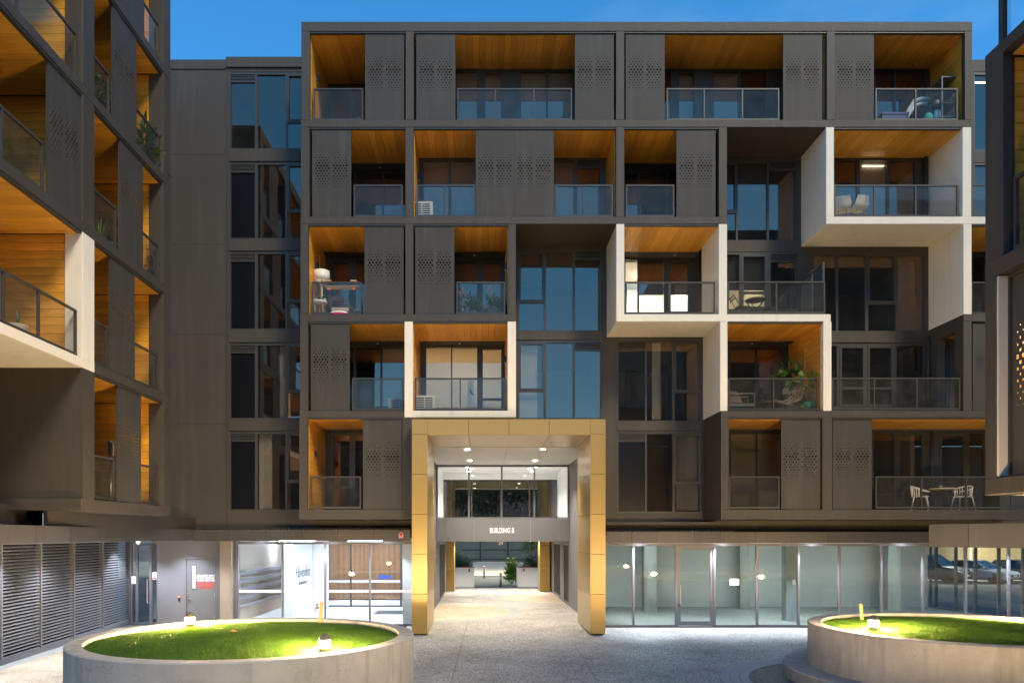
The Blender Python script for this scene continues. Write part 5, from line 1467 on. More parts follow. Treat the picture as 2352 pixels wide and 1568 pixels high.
mb = MB(); mb.lathe([(0, 0.70), (0.40, 0.70), (0.42, 0.715), (0.42, 0.735), (0, 0.74)], n=32); mb.build('tabletop', M['cream'], t, True)
for i in range(3):
    a_ = R(90 + 120 * i); mb = MB(); mb.tube([(0.05 * math.cos(a_), 0.05 * math.sin(a_), 0.70), (0.32 * math.cos(a_), 0.32 * math.sin(a_), 0)], 0.016, 6); mb.build('leg', M['blackmetal'], t, True)
p_ = onb(2160, 1, YF + 1.1)
spiky(p_[0], p_[1], p_[2] + 0.74, 0.06, 0.08, M['greypot'], M['leaf'], 'little succulent in a grey pot on the pale round table', 14, 0.12, 0.7, False, 0.012)

# lamp balcony
t = thing('floor_lamp', onb(739, 3, YF + 0.75), 'white floor lamp with a drum shade on a twisted pole', 'lamp')
mb = MB(); mb.lathe([(0, 0), (0.10, 0), (0.09, 0.03), (0.05, 0.1), (0.065, 0.35), (0.03, 0.5), (0.06, 0.75), (0.03, 0.95), (0.055, 1.15), (0.03, 1.3), (0.012, 1.32), (0.012, 1.42)], n=18); mb.build('pole', M['cream'], t, True, True)
mb = MB(); mb.lathe([(0.27, 1.28), (0.25, 1.62), (0.245, 1.62), (0.265, 1.28)], n=32, closed=True); mb.build('shade', M['whiteplastic'], t, True, True)
t = thing('side_table', onb(735, 3, YF + 0.42), 'round white side table on tan wooden legs under the drum lamp', 'table')
mb = MB(); mb.lathe([(0, 0.46), (0.22, 0.46), (0.24, 0.48), (0.23, 0.53), (0, 0.53)], n=28); mb.build('tabletop', M['whiteplastic'], t, True)
for i in range(4):
    a_ = R(45 + 90 * i); mb = MB(); mb.box(0.17 * math.cos(a_) - 0.02, 0.17 * math.cos(a_) + 0.02, 0.17 * math.sin(a_) - 0.02, 0.17 * math.sin(a_) + 0.02, 0, 0.46); mb.build('leg', M['timber'], t, True)
p_ = onb(735, 3, YF + 0.42)
potted(p_[0] + 0.02, p_[1] + 0.05, p_[2] + 0.53, 0.08, 0.07, M['greypot'], M['leaf'], 'tiny leafy plant on the white side table', [((0, 0, 0.13), (0.09, 0.08, 0.06))], size=0.06, n=50)
for i, dx in enumerate((-0.13, 0.16)):
    mb = MB(); mb.lathe([(0, 0), (0.04, 0), (0.045, 0.08), (0, 0.075)], (p_[0] + dx, p_[1] - 0.03, p_[2] + 0.532), 14)
    tag(mb.build('candle_cup', M['whiteplastic'], None), ['white candle cup on the side table, wall side', 'white candle cup on the side table, chair side'][i], 'cup')
t = thing('lounge_chair', onb(783, 3, YF + 0.7), 'brown framed lounge chair with a grey cushion behind the glass', 'chair', rz=R(0))
mb = MB(); mb.tube([(-0.42, -0.25, 0.95), (-0.30, -0.25, 0.45), (-0.22, -0.25, 0.0)], 0.018, 8); mb.tube([(-0.42, 0.25, 0.95), (-0.30, 0.25, 0.45), (-0.22, 0.25, 0.0)], 0.018, 8)
mb.tube([(-0.42, -0.25, 0.95), (-0.42, 0.25, 0.95)], 0.015, 8); mb.build('back_frame', M['rattan'], t, True, True)
for s_ in (-0.25, 0.25):
    mb = MB(); mb.tube([(-0.30, s_, 0.56), (0.15, s_, 0.60), (0.28, s_, 0.56), (0.33, s_, 0.42), (0.34, s_, 0.0)], 0.018, 8); mb.build('arm', M['rattan'], t, True, True)
mb = MB(); mb.tube([(-0.25, -0.25, 0.2), (0.33, -0.25, 0.22)], 0.015, 8); mb.tube([(-0.25, 0.25, 0.2), (0.33, 0.25, 0.22)], 0.015, 8); mb.build('seat_rail', M['rattan'], t, True)
mb = MB(); mb.box(-0.26, 0.30, -0.22, 0.22, 0.24, 0.36); mb.build('cushion', M['cream'], t, True)
mb = MB(); mb.box(-0.26, 0.10, -0.16, 0.16, 0.62, 0.74); mb.build('pillow', M['fabric'], t, True)
t = thing('floor_cushion', onb(782, 3, YF + 0.35), 'pink and white floor cushion below the lounge chair', 'cushion')
mb = MB(); mb.lathe([(0, 0), (0.34, 0.0), (0.38, 0.05), (0.34, 0.10), (0, 0.12)], n=24); mb.build('body', M['pink'], t, True, True)
mb = MB(); mb.lathe([(0.30, 0.104), (0.34, 0.103), (0.38, 0.052), (0.386, 0.05), (0.345, 0.11), (0.30, 0.115)], n=24, closed=True); mb.build('border', M['whiteplastic'], t, True, True)
t = thing('wall_shelf', onb(785, 3, YF + 0.14), 'pale timber shelf hung on the balustrade rail with orange clamps', 'shelf')
mb = MB(); mb.box(-0.55, 0.55, 0.04, 0.34, 0.93, 0.96); mb.build('board', M['cream'], t, True)
mb = MB(); mb.box(-0.60, 0.58, 0.04, 0.07, 0.96, 0.99); mb.build('edge', M['timber'], t, True)
for dx in (-0.42, 0.38): 
    box('clamp', dx - 0.09, dx + 0.09, -0.06, 0.06, 1.065, 1.11, M['timber'], t, local=True); box('clip', dx - 0.05, dx + 0.04, 0.05, 0.1, 0.84, 0.925, M['orange'], t, local=True)
t = thing('small_stool', onb(822, 3, YF + 0.8), 'white stool with timber legs at the edge of the screen', 'stool')
mb = MB(); mb.lathe([(0, 0.30), (0.16, 0.30), (0.17, 0.34), (0, 0.35)], n=20); mb.build('seat', M['whiteplastic'], t, True)
for i in range(3):
    a_ = R(30 + 120 * i); mb = MB(); mb.tube([(0.1 * math.cos(a_), 0.1 * math.sin(a_), 0.3), (0.15 * math.cos(a_), 0.15 * math.sin(a_), 0)], 0.016, 6); mb.build('leg', M['timber'], t, True)
for x_, lb in ((831.5, 'upright timber board between balustrade and screen'), (928.5, 'upright timber board at the column beside the screen')):
    p_ = onb(x_, 3, YF + 0.5); tag(box('timber_board', p_[0] - 0.03, p_[0] + 0.03, p_[1], p_[1] + 0.03, p_[2], p_[2] + 0.62, M['timber']), lb, 'board')

# folding table and chairs on the white terrace
t = thing('folding_table', onb(1735, 3, YF + 0.85), 'dark round folding table on the white terrace', 'table')
mb = MB(); mb.lathe([(0, 0.70), (0.32, 0.70), (0.32, 0.72), (0, 0.725)], n=28); mb.build('tabletop', M['blackmetal'], t, True)
for s_ in (-0.12, 0.12):
    mb = MB(); mb.tube([(-0.26, s_, 0.70), (0.24, s_, 0)], 0.013, 6); mb.build('leg', M['blackmetal'], t, True)
    mb = MB(); mb.tube([(0.26, s_, 0.70), (-0.24, s_, 0)], 0.013, 6); mb.build('leg', M['blackmetal'], t, True)
def folding_chair(x, rz, label, y):
    t = thing('folding_chair', onb(x, 3, y), label, 'chair', 'folding chairs on the white terrace', rz)
    for s_ in (-0.19, 0.19):
        mb = MB(); mb.tube([(-0.30, s_, 0.85), (0.18, s_, 0.0)], 0.012, 6); mb.build('leg', M['blackmetal'], t, True)
        mb = MB(); mb.tube([(0.2, s_, 0.45), (-0.2, s_, 0.0)], 0.012, 6); mb.build('leg', M['blackmetal'], t, True)
    for i in range(6): box('slat', -0.15 + i * 0.065, -0.15 + i * 0.065 + 0.045, -0.2, 0.2, 0.44, 0.455, M['blackmetal'], t, local=True)
    for z_ in (0.66, 0.75): box('back_slat', -0.26 - (z_ - 0.66) * 0.55, -0.245 - (z_ - 0.66) * 0.55, -0.2, 0.2, z_, z_ + 0.05, M['blackmetal'], t, local=True)
folding_chair(1700, 0, 'dark slatted folding chair on the column side of the folding table', YF + 0.8)
folding_chair(1772, R(180), 'dark slatted folding chair on the glass side of the folding table', YF + 0.9)
# lounge set on the white framed balcony
t = thing('outdoor_sofa', onb(1695, 2, YF + 0.6), 'dark outdoor sofa with a square grey frame behind the glass', 'sofa')
mb = MB(); mb.box(-0.45, 0.42, -0.3, 0.3, 0.20, 0.30); mb.build('seat', M['blackmetal'], t, True)
mb = MB(); mb.tube([(-0.45, -0.3, 0.60), (0.42, -0.3, 0.60), (0.42, -0.3, 0.0)], 0.02, 6); mb.tube([(-0.45, 0.3, 0.60), (0.42, 0.3, 0.60), (0.42, 0.3, 0.0)], 0.02, 6); mb.box(-0.45, 0.40, -0.32, -0.27, 0.19, 0.27); mb.build('frame', M['alu2'], t, True)
mb = MB(); mb.add([(-0.45, -0.25, 0.30), (0.08, -0.25, 0.30), (-0.12, -0.25, 0.68), (-0.45, -0.25, 0.72), (-0.45, 0.25, 0.30), (0.08, 0.25, 0.30), (-0.12, 0.25, 0.68), (-0.45, 0.25, 0.72)], [(0, 1, 2, 3), (7, 6, 5, 4), (0, 4, 5, 1), (1, 5, 6, 2), (2, 6, 7, 3), (3, 7, 4, 0)]); mb.build('cushion', M['rattan'], t, True)
t = thing('wire_chair', onb(1812, 2, YF + 0.7), 'bronze wire lounge chair beside the big leaved plants', 'chair', rz=R(-60))
prof = [(-0.30, 0.40), (-0.15, 0.35), (0.05, 0.33), (0.2, 0.38), (0.30, 0.55), (0.38, 0.80)]
for i in range(9):
    s_ = -1 + i / 4; mb = MB(); mb.tube([(s_ * 0.30, d_, z_ + 0.10 * abs(s_) ** 2) for d_, z_ in prof], 0.009, 5); mb.build('wire', M['cream'], t, True)
for d_, z_ in prof[::1]:
    mb = MB(); mb.tube([(s_ * 0.30, d_, z_ + 0.10 * s_ * s_) for s_ in (-1, -.5, 0, .5, 1)], 0.010, 5); mb.build('wire', M['cream'], t, True)
for s_ in (-0.2, 0.2):
    mb = MB(); mb.tube([(s_, -0.25, 0.0), (s_, -0.1, 0.34), (s_, 0.15, 0.34), (s_, 0.28, 0.0)], 0.012, 6); mb.build('leg', M['blackmetal'], t, True)
t = thing('coffee_table', onb(1762, 2, YF + 0.8), 'dark low coffee table in front of the outdoor sofa', 'table')
mb = MB(); mb.lathe([(0, 0.36), (0.36, 0.36), (0.36, 0.40), (0, 0.40)], n=24); mb.build('tabletop', M['rattan'], t, True)
for i in range(3):
    a_ = R(90 + 120 * i); mb = MB(); mb.tube([(0.22 * math.cos(a_), 0.22 * math.sin(a_), 0.36), (0.3 * math.cos(a_), 0.3 * math.sin(a_), 0)], 0.014, 6); mb.build('leg', M['blackmetal'], t, True)
t = thing('plant_stand', onb(1812, 2, YF + 1.15), 'cream woven box on a tall stand behind the wire chair', 'stand')
mb = MB(); mb.box(-0.16, 0.16, -0.13, 0.13, 0.72, 0.93); mb.build('basket', M['cream'], t, True)
for sx_ in (-0.13, 0.13):
    for sy_ in (-0.1, 0.1): box('leg', sx_ - 0.012, sx_ + 0.012, sy_ - 0.012, sy_ + 0.012, 0, 0.72, M['rattan'], t, local=True)
# storage clutter on the top end balcony
t = thing('storage_rack', onb(2163, 5, YF + 0.8), 'tall dark metal storage rack against the timber wall', 'rack')
mb = MB()
for sx_ in (-0.24, 0.24):
    for sy_ in (-0.4, 0.4): mb.box(sx_ - 0.018, sx_ + 0.018, sy_ - 0.018, sy_ + 0.018, 0, 1.62)
mb.build('post', M['doorgrey'], t, True)
for z_ in (0.3, 0.75, 1.15, 1.58): box('shelf', -0.26, 0.26, -0.42, 0.42, z_, z_ + 0.03, M['doorgrey'], t, local=True)
t = thing('storage_chest', onb(2048, 5, YF + 0.55), 'dark blue plastic storage chest behind dusty glass', 'chest')
mb = MB(); mb.box(-0.42, 0.42, -0.22, 0.22, 0, 0.36); mb.build('body', M['bluebox'], t, True)
mb = MB(); mb.box(-0.44, 0.44, -0.24, 0.24, 0.36, 0.42); mb.build('lid', M['bluebox'], t, True)
def bag(x, z, m_, label, w=0.3, h=0.28, y=YF + 0.55):
    p_ = onb(x, 5, y); mb = MB()
    mb.lathe([(0, 0), (w * 0.42, 0.01), (w * 0.5, h * 0.4), (w * 0.40, h * 0.85), (w * 0.2, h), (0, h * 0.97)], n=14)
    o = mb.build('shopping_bag', m_, None, smooth=True); o.location = (p_[0], p_[1], p_[2] + z); o.scale = (1, 0.6, 1); tag(o, label, 'bag', 'bags on the top end balcony')
bag(2133, 0.25, M['teal'], 'teal bag hanging beside the storage rack'); bag(2153, 0.28, M['skyblue'], 'pale blue and red bag in front of the storage rack', 0.24, 0.36)
bag(2186, 0.36, M['terracotta'], 'rusty red bag on the wall side of the storage rack', 0.36, 0.24); bag(2152, 0.66, M['blackmetal'], 'black bag on the middle shelf of the storage rack', 0.4, 0.3)
t = thing('kayak_rack', onb(2108, 5, YF + 1.1), 'two white curved board ends leaning above the balustrade', 'boards')
for k in range(2):
    mb = MB(); o_ = k * 0.17
    mb.tube([(-0.55, 0.1, 0.35 - o_), (-0.25, 0.1, 1.0 - o_), (-0.05, 0.1, 1.30 - o_), (0.15, 0.1, 1.36 - o_), (0.45, 0.1, 1.36 - o_)], [0.04, 0.06, 0.07, 0.07, 0.06], 8); mb.build('board', M['whiteplastic'], t, True, True)
p_ = onb(2178, 5, YF + 0.7)
mb = MB(); mb.box(-0.18, 0.18, -0.1, 0.1, 0, 0.09); mb.tube([(-0.15, 0, 0.09), (0, 0, 0.2), (0.15, 0, 0.09)], 0.012, 6); o = mb.build('orange_case', M['orange'], None); o.location = (p_[0], p_[1], p_[2] + 1.18)
tag(o, 'small orange tool case on the storage rack', 'case')
t = thing('table_grill', onb(1295, 5, YF + 0.5), 'silver table grill with a domed lid behind the top balustrade', 'grill')
mb = MB(); mb.box(-0.42, 0.42, -0.2, 0.2, 0.03, 0.10); mb.build('tray', M['steel'], t, True)
mb = MB(); mb.add([(-0.42, -0.2, 0.11), (0.42, -0.2, 0.11), (0.42, 0.2, 0.11), (-0.42, 0.2, 0.11), (-0.28, -0.12, 0.23), (0.36, -0.12, 0.23), (0.36, 0.12, 0.23), (-0.28, 0.12, 0.23)], BOXF); mb.build('lid', M['steel'], t, True)
mb = MB(); mb.tube([(-0.1, -0.13, 0.22), (-0.1, -0.17, 0.25), (0.15, -0.17, 0.25), (0.15, -0.13, 0.22)], 0.012, 6); mb.build('handle', M['blackmetal'], t, True)
t = thing('pedestal_fan', onb(728, 5, YF + 0.7), 'small dark fan behind the top corner balustrade', 'fan')
mb = MB(); mb.lathe([(0, 0), (0.14, 0), (0.12, 0.03), (0.015, 0.05), (0.015, 0.25), (0, 0.25)], n=16); mb.build('stand', M['blackmetal'], t, True)
mb = MB()
for r_ in (0.06, 0.10, 0.14): mb.tube([(r_ * math.cos(R(a)), -0.03, 0.33 + r_ * math.sin(R(a))) for a in range(0, 361, 20)], 0.006, 5)
mb.tube([(0, -0.04, 0.33), (0, 0.08, 0.33)], 0.04, 10); mb.build('head', M['greypot'], t, True)
for i in range(3):
    a_ = R(120 * i); mb = MB(); mb.add([(0, -0.01, 0.33), (0.12 * math.cos(a_), -0.02, 0.33 + 0.12 * math.sin(a_)), (0.12 * math.cos(a_ + .6), 0.01, 0.33 + 0.12 * math.sin(a_ + .6)), (0, 0.005, 0.335)], [(0, 1, 2, 3)]); mb.build('blade', M['greypot'], t, True)

# the figure whose outline shows through the blind
def person(loc, rz, label):
    t = thing('person', loc, label, 'person', rz=rz)
    jv = [((0, 0, 0.95), .15), ((0, 0, 1.15), .14), ((0, 0.01, 1.38), .17), ((0, 0.02, 1.50), .065), ((0, -0.01, 1.60), .09), ((0, -0.02, 1.70), .10),
          ((-.19, 0, 1.42), .06), ((-.24, -.03, 1.14), .048), ((-.20, -.22, 1.02), .036), ((-.16, -.30, 1.02), .03),
          ((.19, 0, 1.42), .06), ((.24, -.03, 1.14), .048), ((.20, -.22, 1.02), .036), ((.16, -.30, 1.02), .03),
          ((-.09, 0, .88), .095), ((-.10, -.02, .50), .062), ((-.10, .02, .09), .045), ((-.10, -.12, .04), .035),
          ((.09, 0, .88), .095), ((.10, -.02, .50), .062), ((.10, .02, .09), .045), ((.10, -.12, .04), .035)]
    ed = [(0, 1), (1, 2), (2, 3), (3, 4), (4, 5), (2, 6), (6, 7), (7, 8), (8, 9), (2, 10), (10, 11), (11, 12), (12, 13), (0, 14), (14, 15), (15, 16), (16, 17), (0, 18), (18, 19), (19, 20), (20, 21)]
    for s_, ha in ((-1, 9), (1, 13)):
        hx, hy, hz_ = jv[ha][0]
        for k in range(5):
            b = len(jv); jv.append(((hx + (k - 2) * 0.018, hy - 0.05, hz_ - 0.005), .009)); jv.append(((hx + (k - 2) * 0.02, hy - 0.09, hz_ - 0.025), .008)); ed += [(ha, b), (b, b + 1)]
    me = bpy.data.meshes.new('body'); me.from_pydata([v for v, r_ in jv], ed, []); me.materials.append(M['skin'])
    o = bpy.data.objects.new('body', me); adopt(o, t, True)
    sk = o.modifiers.new('skin', 'SKIN')
    me.skin_vertices.new() if not me.skin_vertices else None
    for i, (v, r_) in enumerate(jv): me.skin_vertices[0].data[i].radius = (r_, r_ * (0.75 if i in (0, 1, 2) else 1))
    me.skin_vertices[0].data[0].use_root = True
    o.modifiers.new('sub', 'SUBSURF').levels = 1; o.modifiers['sub'].render_levels = 2
    return t
person((SX(1080, YD + 0.4), YD + 0.42, TOP[1] - 0.03), R(90), 'person outlined behind the pale blind of the lit balcony above the portal')

# ------------------------------------------------------------------ the street behind the building
for i, (x, d, lb) in enumerate(((1150, 44.0, 'steel bollard with red bands in the middle of the passage exit'), (1112, 53.4, 'far kerb bollard with red bands nearer the blue green shrub'), (1180, 53.4, 'far kerb bollard with red bands nearer the small tree'))):
    t = thing('bollard', (SX({0: 1150, 1: 1112, 2: 1180.5}[i], d), d, 0), lb, 'bollard', 'steel bollards beyond the passage')
    mb = MB(); mb.lathe([(0, 0), (0.075, 0), (0.075, 0.84), (0.06, 0.87), (0, 0.88)], n=20); mb.build('post', M['steel'], t, True, True)
    for z_ in (0.66, 0.76):
        mb = MB(); mb.lathe([(0.076, z_), (0.078, z_), (0.078, z_ + 0.05), (0.076, z_ + 0.05)], n=20); mb.build('band', M['txt_red'], t, True)
def street_planter(xa, xb, lb):
    t = thing('white_planter', ((xa + xb) / 2, 44.8, 0), lb, 'planter', 'white planters at the passage exit')
    box('wall', xa, xb, 44.0, 45.6, 0, 1.16, M['roomwhite'], t, bev=0.01)
    box('coping', xa - 0.01, xb + 0.01, 43.99, 45.61, 1.161, 1.19, M['terracotta'], t)
    return t
t = street_planter(-4.5, SX(1089, 44.0), 'white rendered planter by the passage exit with a low blue green shrub')
box('wall_light', SX(1076, 44), SX(1080, 44), 43.93, 43.99, 0.93, 1.10, M['doorgrey'], t)
t = street_planter(SX(1189, 44.0), 5.9, 'white rendered planter by the passage exit beneath the small tree')
box('wall_light', SX(1201, 44), SX(1205, 44), 43.93, 43.99, 0.93, 1.10, M['doorgrey'], t)
def shrub(x, y, z, rad, n, size, m_, label, name='shrub', up=0.3):
    t = thing(name, (x, y, z), label, 'shrub', 'shrubs beyond the passage')
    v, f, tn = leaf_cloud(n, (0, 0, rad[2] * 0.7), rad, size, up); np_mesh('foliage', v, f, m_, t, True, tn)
    mb = MB()
    for k in range(6):
        a_ = R(60 * k); mb.tube([(0, 0, 0), (rad[0] * .5 * math.cos(a_), rad[1] * .5 * math.sin(a_), rad[2] * .8)], [0.02, 0.006], 5)
    mb.build('stem', M['bark'], t, True)
shrub(-1.45, 44.7, 1.15, (.75, .6, .36), 3200, .09, M['leaf2'], 'low blue green shrub spilling over the white planter by the far gold column')
shrub(-2.0, 45.4, 1.15, (.8, .4, .55), 1400, .12, M['leaf3'], 'yellow green shrub rising behind the blue green one')
shrub(3.1, 44.7, 1.15, (.95, .6, .40), 3400, .09, M['leaf2'], 'low blue green shrub in the white planter beneath the small tree')
shrub(1.75, 46.4, 0.3, (.45, .5, .75), 2000, .12, M['leaf3'], 'bright green shrub beside the small tree planter')
def tree(x, y, h, crown, n, size, m_, label, group, trunk=0.12, base=0.0, nm='tree'):
    t = thing(nm, (x, y, base), label, 'tree', group)
    mb = MB(); mb.tube([(0, 0, 0), (0.05 * h * .2, 0, h * .3), (0, 0.02, h * .55), (0.02, 0, h * .85)], [trunk, trunk * .75, trunk * .5, trunk * .15], 8)
    cl = []
    for k in range(7):
        a_ = 2.4 * k + x; z_ = h * (0.42 + 0.08 * k); r_ = crown * (0.75 - 0.05 * k)
        e_ = (r_ * math.cos(a_), r_ * math.sin(a_) * .8, z_ + h * .12)
        mb.tube([(0, 0, z_ - h * .08), ((e_[0]) * .5, e_[1] * .5, z_ + h * .03), e_], [trunk * .4, trunk * .25, trunk * .08], 6)
        cl.append(e_)
    mb.build('trunk', M['bark'], t, True)
    V_, F_, T_ = [], [], []; off = 0
    for e_ in cl + [(0, 0, h * .9)]:
        v, f, tn = leaf_cloud(n // 8, e_, (crown * .5, crown * .5, h * .16), size); V_.append(v); F_.append(f + off); T_.append(tn); off += len(v)
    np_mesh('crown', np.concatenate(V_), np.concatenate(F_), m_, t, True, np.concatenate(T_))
tree(2.9, 45.2, 2.3, 0.5, 1800, .10, M['leaf3'], 'small pale green tree in the white planter at the passage exit', 'trees by the street', .05, 1.0, 'small_tree')
# fence across the street
FN = thing('timber_fence', (3, 88, 0), 'dark green grey timber paling fence across the street', 'fence')
x_ = -11.5; k = 0
while x_ < 13.0:
    box('board', x_, x_ + 0.152, 88.0 + 0.02 * (k % 2), 88.025 + 0.02 * (k % 2), 0.02, 3.05, M['fence'], FN); x_ += 0.165; k += 1
for z_ in (0.35, 1.45, 2.7): box('rail', -11.5, 13, 87.9, 87.99, z_, z_ + 0.12, M['fence'], FN)
for i in range(8): box('post', -10.2 + i * 3.28, -10.05 + i * 3.28, 87.75, 87.9, 0.0, 3.1, M['fence'], FN)
for i, (x_, y_, h_, c_) in enumerate(((-12, 96, 9.5, 4.2), (-3, 101, 8.0, 4.0), (6, 97, 10.0, 4.5), (16, 99, 8.5, 4.2), (27, 78, 8.5, 4.0), (35, 84, 9.5, 4.5), (44, 80, 8, 4))):
    tree(x_, y_, h_ * (1.5 if i < 4 else 1), c_ * (1.25 if i < 4 else 1), 7000 if i < 4 else 2600, .5, M['leafdark'] if i < 4 else M['leaf'], ['dark tree behind the fence, farthest to the lobby side', 'dark low tree behind the fence in the middle of the passage view', 'tall dark tree behind the fence', 'dark tree behind the fence on the shopfront side',
         'leafy tree behind the parked cars, next to the fence', 'leafy tree behind the pale parked car', 'leafy tree beside the brick building'][i], 'trees beyond the street', .2)
# brick building and parked cars seen through the shop corner
BK = thing('brick_building', (58, 66, 0), 'tan brick building behind the parked cars', 'building')
box('wall', 41.5, 80, 62, 62.4, 0, 6.2, M['brick'], BK); box('side_wall', 41.2, 41.5, 62, 76, 0, 6.2, M['brick'], BK)
box('roof', 41.0, 80.2, 61.8, 76, 6.2, 6.5, M['fascia'], BK)
for i in range(3): 
    f_ = box('window', 50 + i * 6, 52 + i * 6, 61.95, 62.05, 1.2, 3.0, M['alu'], BK); box('pane', 50.1 + i * 6, 51.9 + i * 6, 61.93, 61.949, 1.3, 2.9, M['carglass'], f_)
def car(x, y, rz, m_, label, L_=4.4, H=1.46, suv=0.0):
    t = thing('parked_car', (x, y, 0), label, 'car', 'cars parked behind the shop', rz)
    # lower body, lofted along the length (nose at +x)
    st = [(-L_/2, .60, .42, .80), (-L_/2+.15, .80, .26, .98), (-1.4, .87, .20, 1.0), (-.4, .89, .18, .98), (.7, .89, .18, .96), (1.4, .87, .20, .88), (L_/2-.25, .80, .24, .74), (L_/2, .58, .38, .60)]
    vs, fs = [], []
    for (sx_, hw, zb_, zt_) in st:
        zt_ += suv * .5
        vs += [(sx_, -hw*.92, zb_), (sx_, -hw, zb_+.22), (sx_, -hw*.98, zt_-.12), (sx_, -hw*.82, zt_), (sx_, hw*.82, zt_), (sx_, hw*.98, zt_-.12), (sx_, hw, zb_+.22), (sx_, hw*.92, zb_)]
    for i in range(len(st)-1):
        for k in range(8): fs.append((i*8+k, i*8+(k+1)%8, (i+1)*8+(k+1)%8, (i+1)*8+k))
    fs += [tuple(range(7,-1,-1)), tuple((len(st)-1)*8+k for k in range(8))]
    mb = MB(); mb.add(vs, fs); mb.build('body', m_, t, True)
    zt_ = .96 + suv*.5; Hh = H + suv
    cab = [(-L_/2+.25+.3*(1-min(1,suv*4)), .74, zt_), (-1.25, .66, Hh-.05), (-.5, .68, Hh), (.15, .66, Hh-.04), (1.15, .76, zt_-.05)]
    vs, fs = [], []
    for i, (sx_, hw, zz) in enumerate(cab):
        vs += [(sx_, -hw, zz), (sx_, hw, zz)]
        vs += [(sx_, -.80, zt_-.03), (sx_, .80, zt_-.03)]
    gl = MB()
    for i in range(4):
        a_, b_ = i*4, (i+1)*4
        gl.add([vs[a_], vs[a_+2], vs[b_+2], vs[b_]], [(0,1,2,3)]); gl.add([vs[a_+1], vs[b_+1], vs[b_+3], vs[a_+3]], [(0,1,2,3)])
        if i in (0, 3): gl.add([vs[a_], vs[b_], vs[b_+1], vs[a_+1]], [(0,1,2,3)])
    gl.build('glass', M['carglass'], t, True)
    rf = MB()
    for i in (1, 2):
        a_, b_ = i*4, (i+1)*4; up = lambda p: (p[0], p[1], p[2]+.012)
        rf.add([up(vs[a_]), up(vs[b_]), up(vs[b_+1]), up(vs[a_+1])], [(0,1,2,3)])
    for s_ in (-1, 1):
        for i in range(4): rf.tube([(cab[i][0], s_*cab[i][1], cab[i][2]+.005), (cab[i+1][0], s_*cab[i+1][1], cab[i+1][2]+.005)], .03, 6)
        rf.tube([(-.35, s_*.68, Hh), (-.45, s_*.80, zt_)], .03, 6)
    rf.build('roof', m_, t, True)
    for sx_ in (-L_*.30, L_*.31):
        for s_ in (-1, 1):
            mb = MB(); n_ = 20
            for r_, y0, y1 in ((.32, .66, .86),): mb.add([(sx_+r_*math.cos(2*math.pi*k/n_), s_*yy, .32+r_*math.sin(2*math.pi*k/n_)) for yy in (y0, y1) for k in range(n_)], [(k, (k+1)%n_, n_+(k+1)%n_, n_+k) for k in range(n_)] + [tuple(n_+k for k in range(n_)), tuple(range(n_))])
            w_ = mb.build('wheel', M['tyre'], t, True)
            mb = MB(); mb.add([(sx_+.2*math.cos(2*math.pi*k/n_), s_*.885, .32+.2*math.sin(2*math.pi*k/n_)) for k in range(n_)] + [(sx_, s_*.89, .32)], [(k, (k+1)%n_, n_) for k in range(n_)]); mb.build('rim', M['steel'], w_)
            adjust = w_
    for s_ in (-1, 1):
        mb = MB(); mb.add([(L_/2-.20, s_*.50, .60+suv*.4), (L_/2-.22, s_*.78, .62+suv*.4), (L_/2-.42, s_*.83, .76+suv*.4), (L_/2-.28, s_*.52, .74+suv*.4), (L_/2-.02, s_*.50, .58+suv*.4), (L_/2-.08, s_*.74, .60+suv*.4), (L_/2-.26, s_*.80, .75+suv*.4), (L_/2-.16, s_*.52, .72+suv*.4)], BOXF); mb.build('headlight', M['whiteplastic'], t, True)
    mb = MB(); mb.box(L_/2-.10, L_/2+.015, -.42, .42, .42, .58); mb.build('grille', M['blackmetal'], t, True)
    mb = MB(); mb.box(L_/2+.0, L_/2+.025, -.19, .19, .46, .55); mb.build('number_plate', M['whiteplastic'], t, True)
    for s_ in (-1, 1): mb = MB(); mb.box(.75, .95, s_*.88, s_*1.02, .93+suv*.5, 1.05+suv*.5); mb.build('mirror', m_, t, True)
car(30.0, 49.6, R(-64), M['cardark'], 'dark parked people carrier seen through the shop corner', 4.7, 1.5, .30)
car(32.8, 49.2, R(-64), M['carwhite'], 'white parked sedan seen through the shop corner', 4.6, 1.44)
car(35.7, 49.3, R(-64), M['cardark'], 'dark parked hatchback beside the white sedan', 4.3, 1.44)
car(6.6, 52.0, R(-90), M['carwhite'], 'white parked car half hidden behind the small tree at the passage exit', 4.4, 1.46)
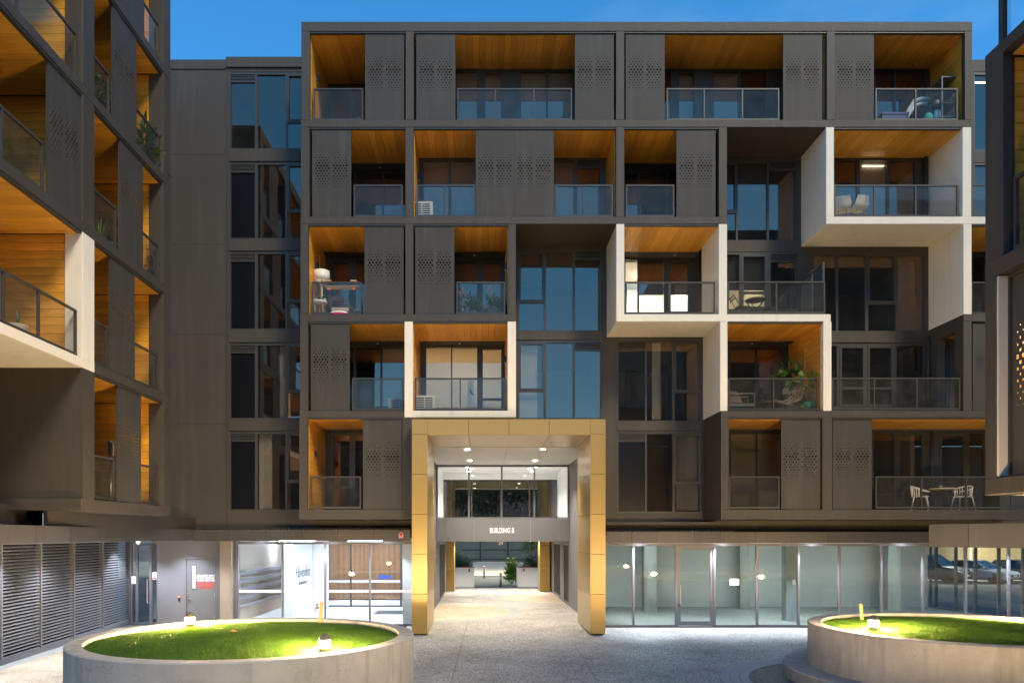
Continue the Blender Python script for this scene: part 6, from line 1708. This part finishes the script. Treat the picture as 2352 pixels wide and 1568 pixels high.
def street_lamp(x, y, hx, label, e):
    t = thing('street_lamp', (x, y, 0), label, 'street lamp', 'street lamps behind the building')
    mb = MB(); mb.tube([(0, 0, 0), (0, 0, 0.3), (0, 0, 6.6), (hx * .4, 0, 7.1), (hx, 0, 7.2)], [0.11, 0.075, 0.055, 0.045, 0.04], 10); mb.build('pole', M['whiteplastic'], t, True, True)
    mb = MB(); mb.box(hx - 0.35, hx + 0.35, -0.12, 0.12, 7.16, 7.26); mb.build('head', M['alu2'], t, True)
    mb = MB(); mb.box(hx - 0.3, hx + 0.3, -0.1, 0.1, 7.145, 7.158); mb.build('lens', M['down'], t, True)
    spot('street_lamp_beam', (x + hx, y, 7.1), e, (1.0, 0.92, 0.66), R(150), 0.5, 0.15)
street_lamp(SX(2230, 58), 58, -1.2, 'pale street lamp pole behind the parked cars', 9000)
street_lamp(10.5, 57, -1.5, 'street lamp across the street, hidden behind the shop', 9000)
street_lamp(-9, 57, 1.5, 'street lamp across the street, hidden behind the lobby', 7000)
DB = thing('dark_backdrop', (2, 118, 0), 'added dark mass hiding the bright low sky behind the trees', 'building')
box('wall', -45, 60, 118, 119, 0, 24, M['dark2'], DB); box('parapet', -45.1, 60.1, 117.9, 119.1, 24, 24.5, M['dark2'], DB)  # put in to darken the view through the bridge glass
# block behind the camera, seen mirrored in the windows
OB = thing('opposite_block', (2, -30, 0), 'dark apartment block mirrored in the lower windows', 'building')
box('wall', -75, 75, -31, -30, 0, 13.6, M['dark'], OB); box('parapet', -75.1, 75.1, -31.1, -29.95, 13.6, 14.1, M['dark'], OB)
for i in range(13):
    for k in range(3):
        f_ = box('window', -32 + i * 5.4, -29 + i * 5.4, -29.98, -29.93, 4.4 + k * 3.05, 6.4 + k * 3.05, M['alu'], OB)
        box('pane', -31.9 + i * 5.4, -29.1 + i * 5.4, -29.925, -29.92, 4.5 + k * 3.05, 6.3 + k * 3.05, M['black'], f_)

# lettering becomes plain mesh
dg = bpy.context.evaluated_depsgraph_get()
for o in TEXTS:
    me = bpy.data.meshes.new_from_object(o.evaluated_get(dg))
    nm = o.name
    q = bpy.data.objects.new('txt', me)
    q.matrix_basis = o.matrix_basis.copy(); col.objects.link(q)
    q.parent = o.parent; q.matrix_parent_inverse = o.matrix_parent_inverse.copy()
    bpy.data.objects.remove(o); q.name = nm
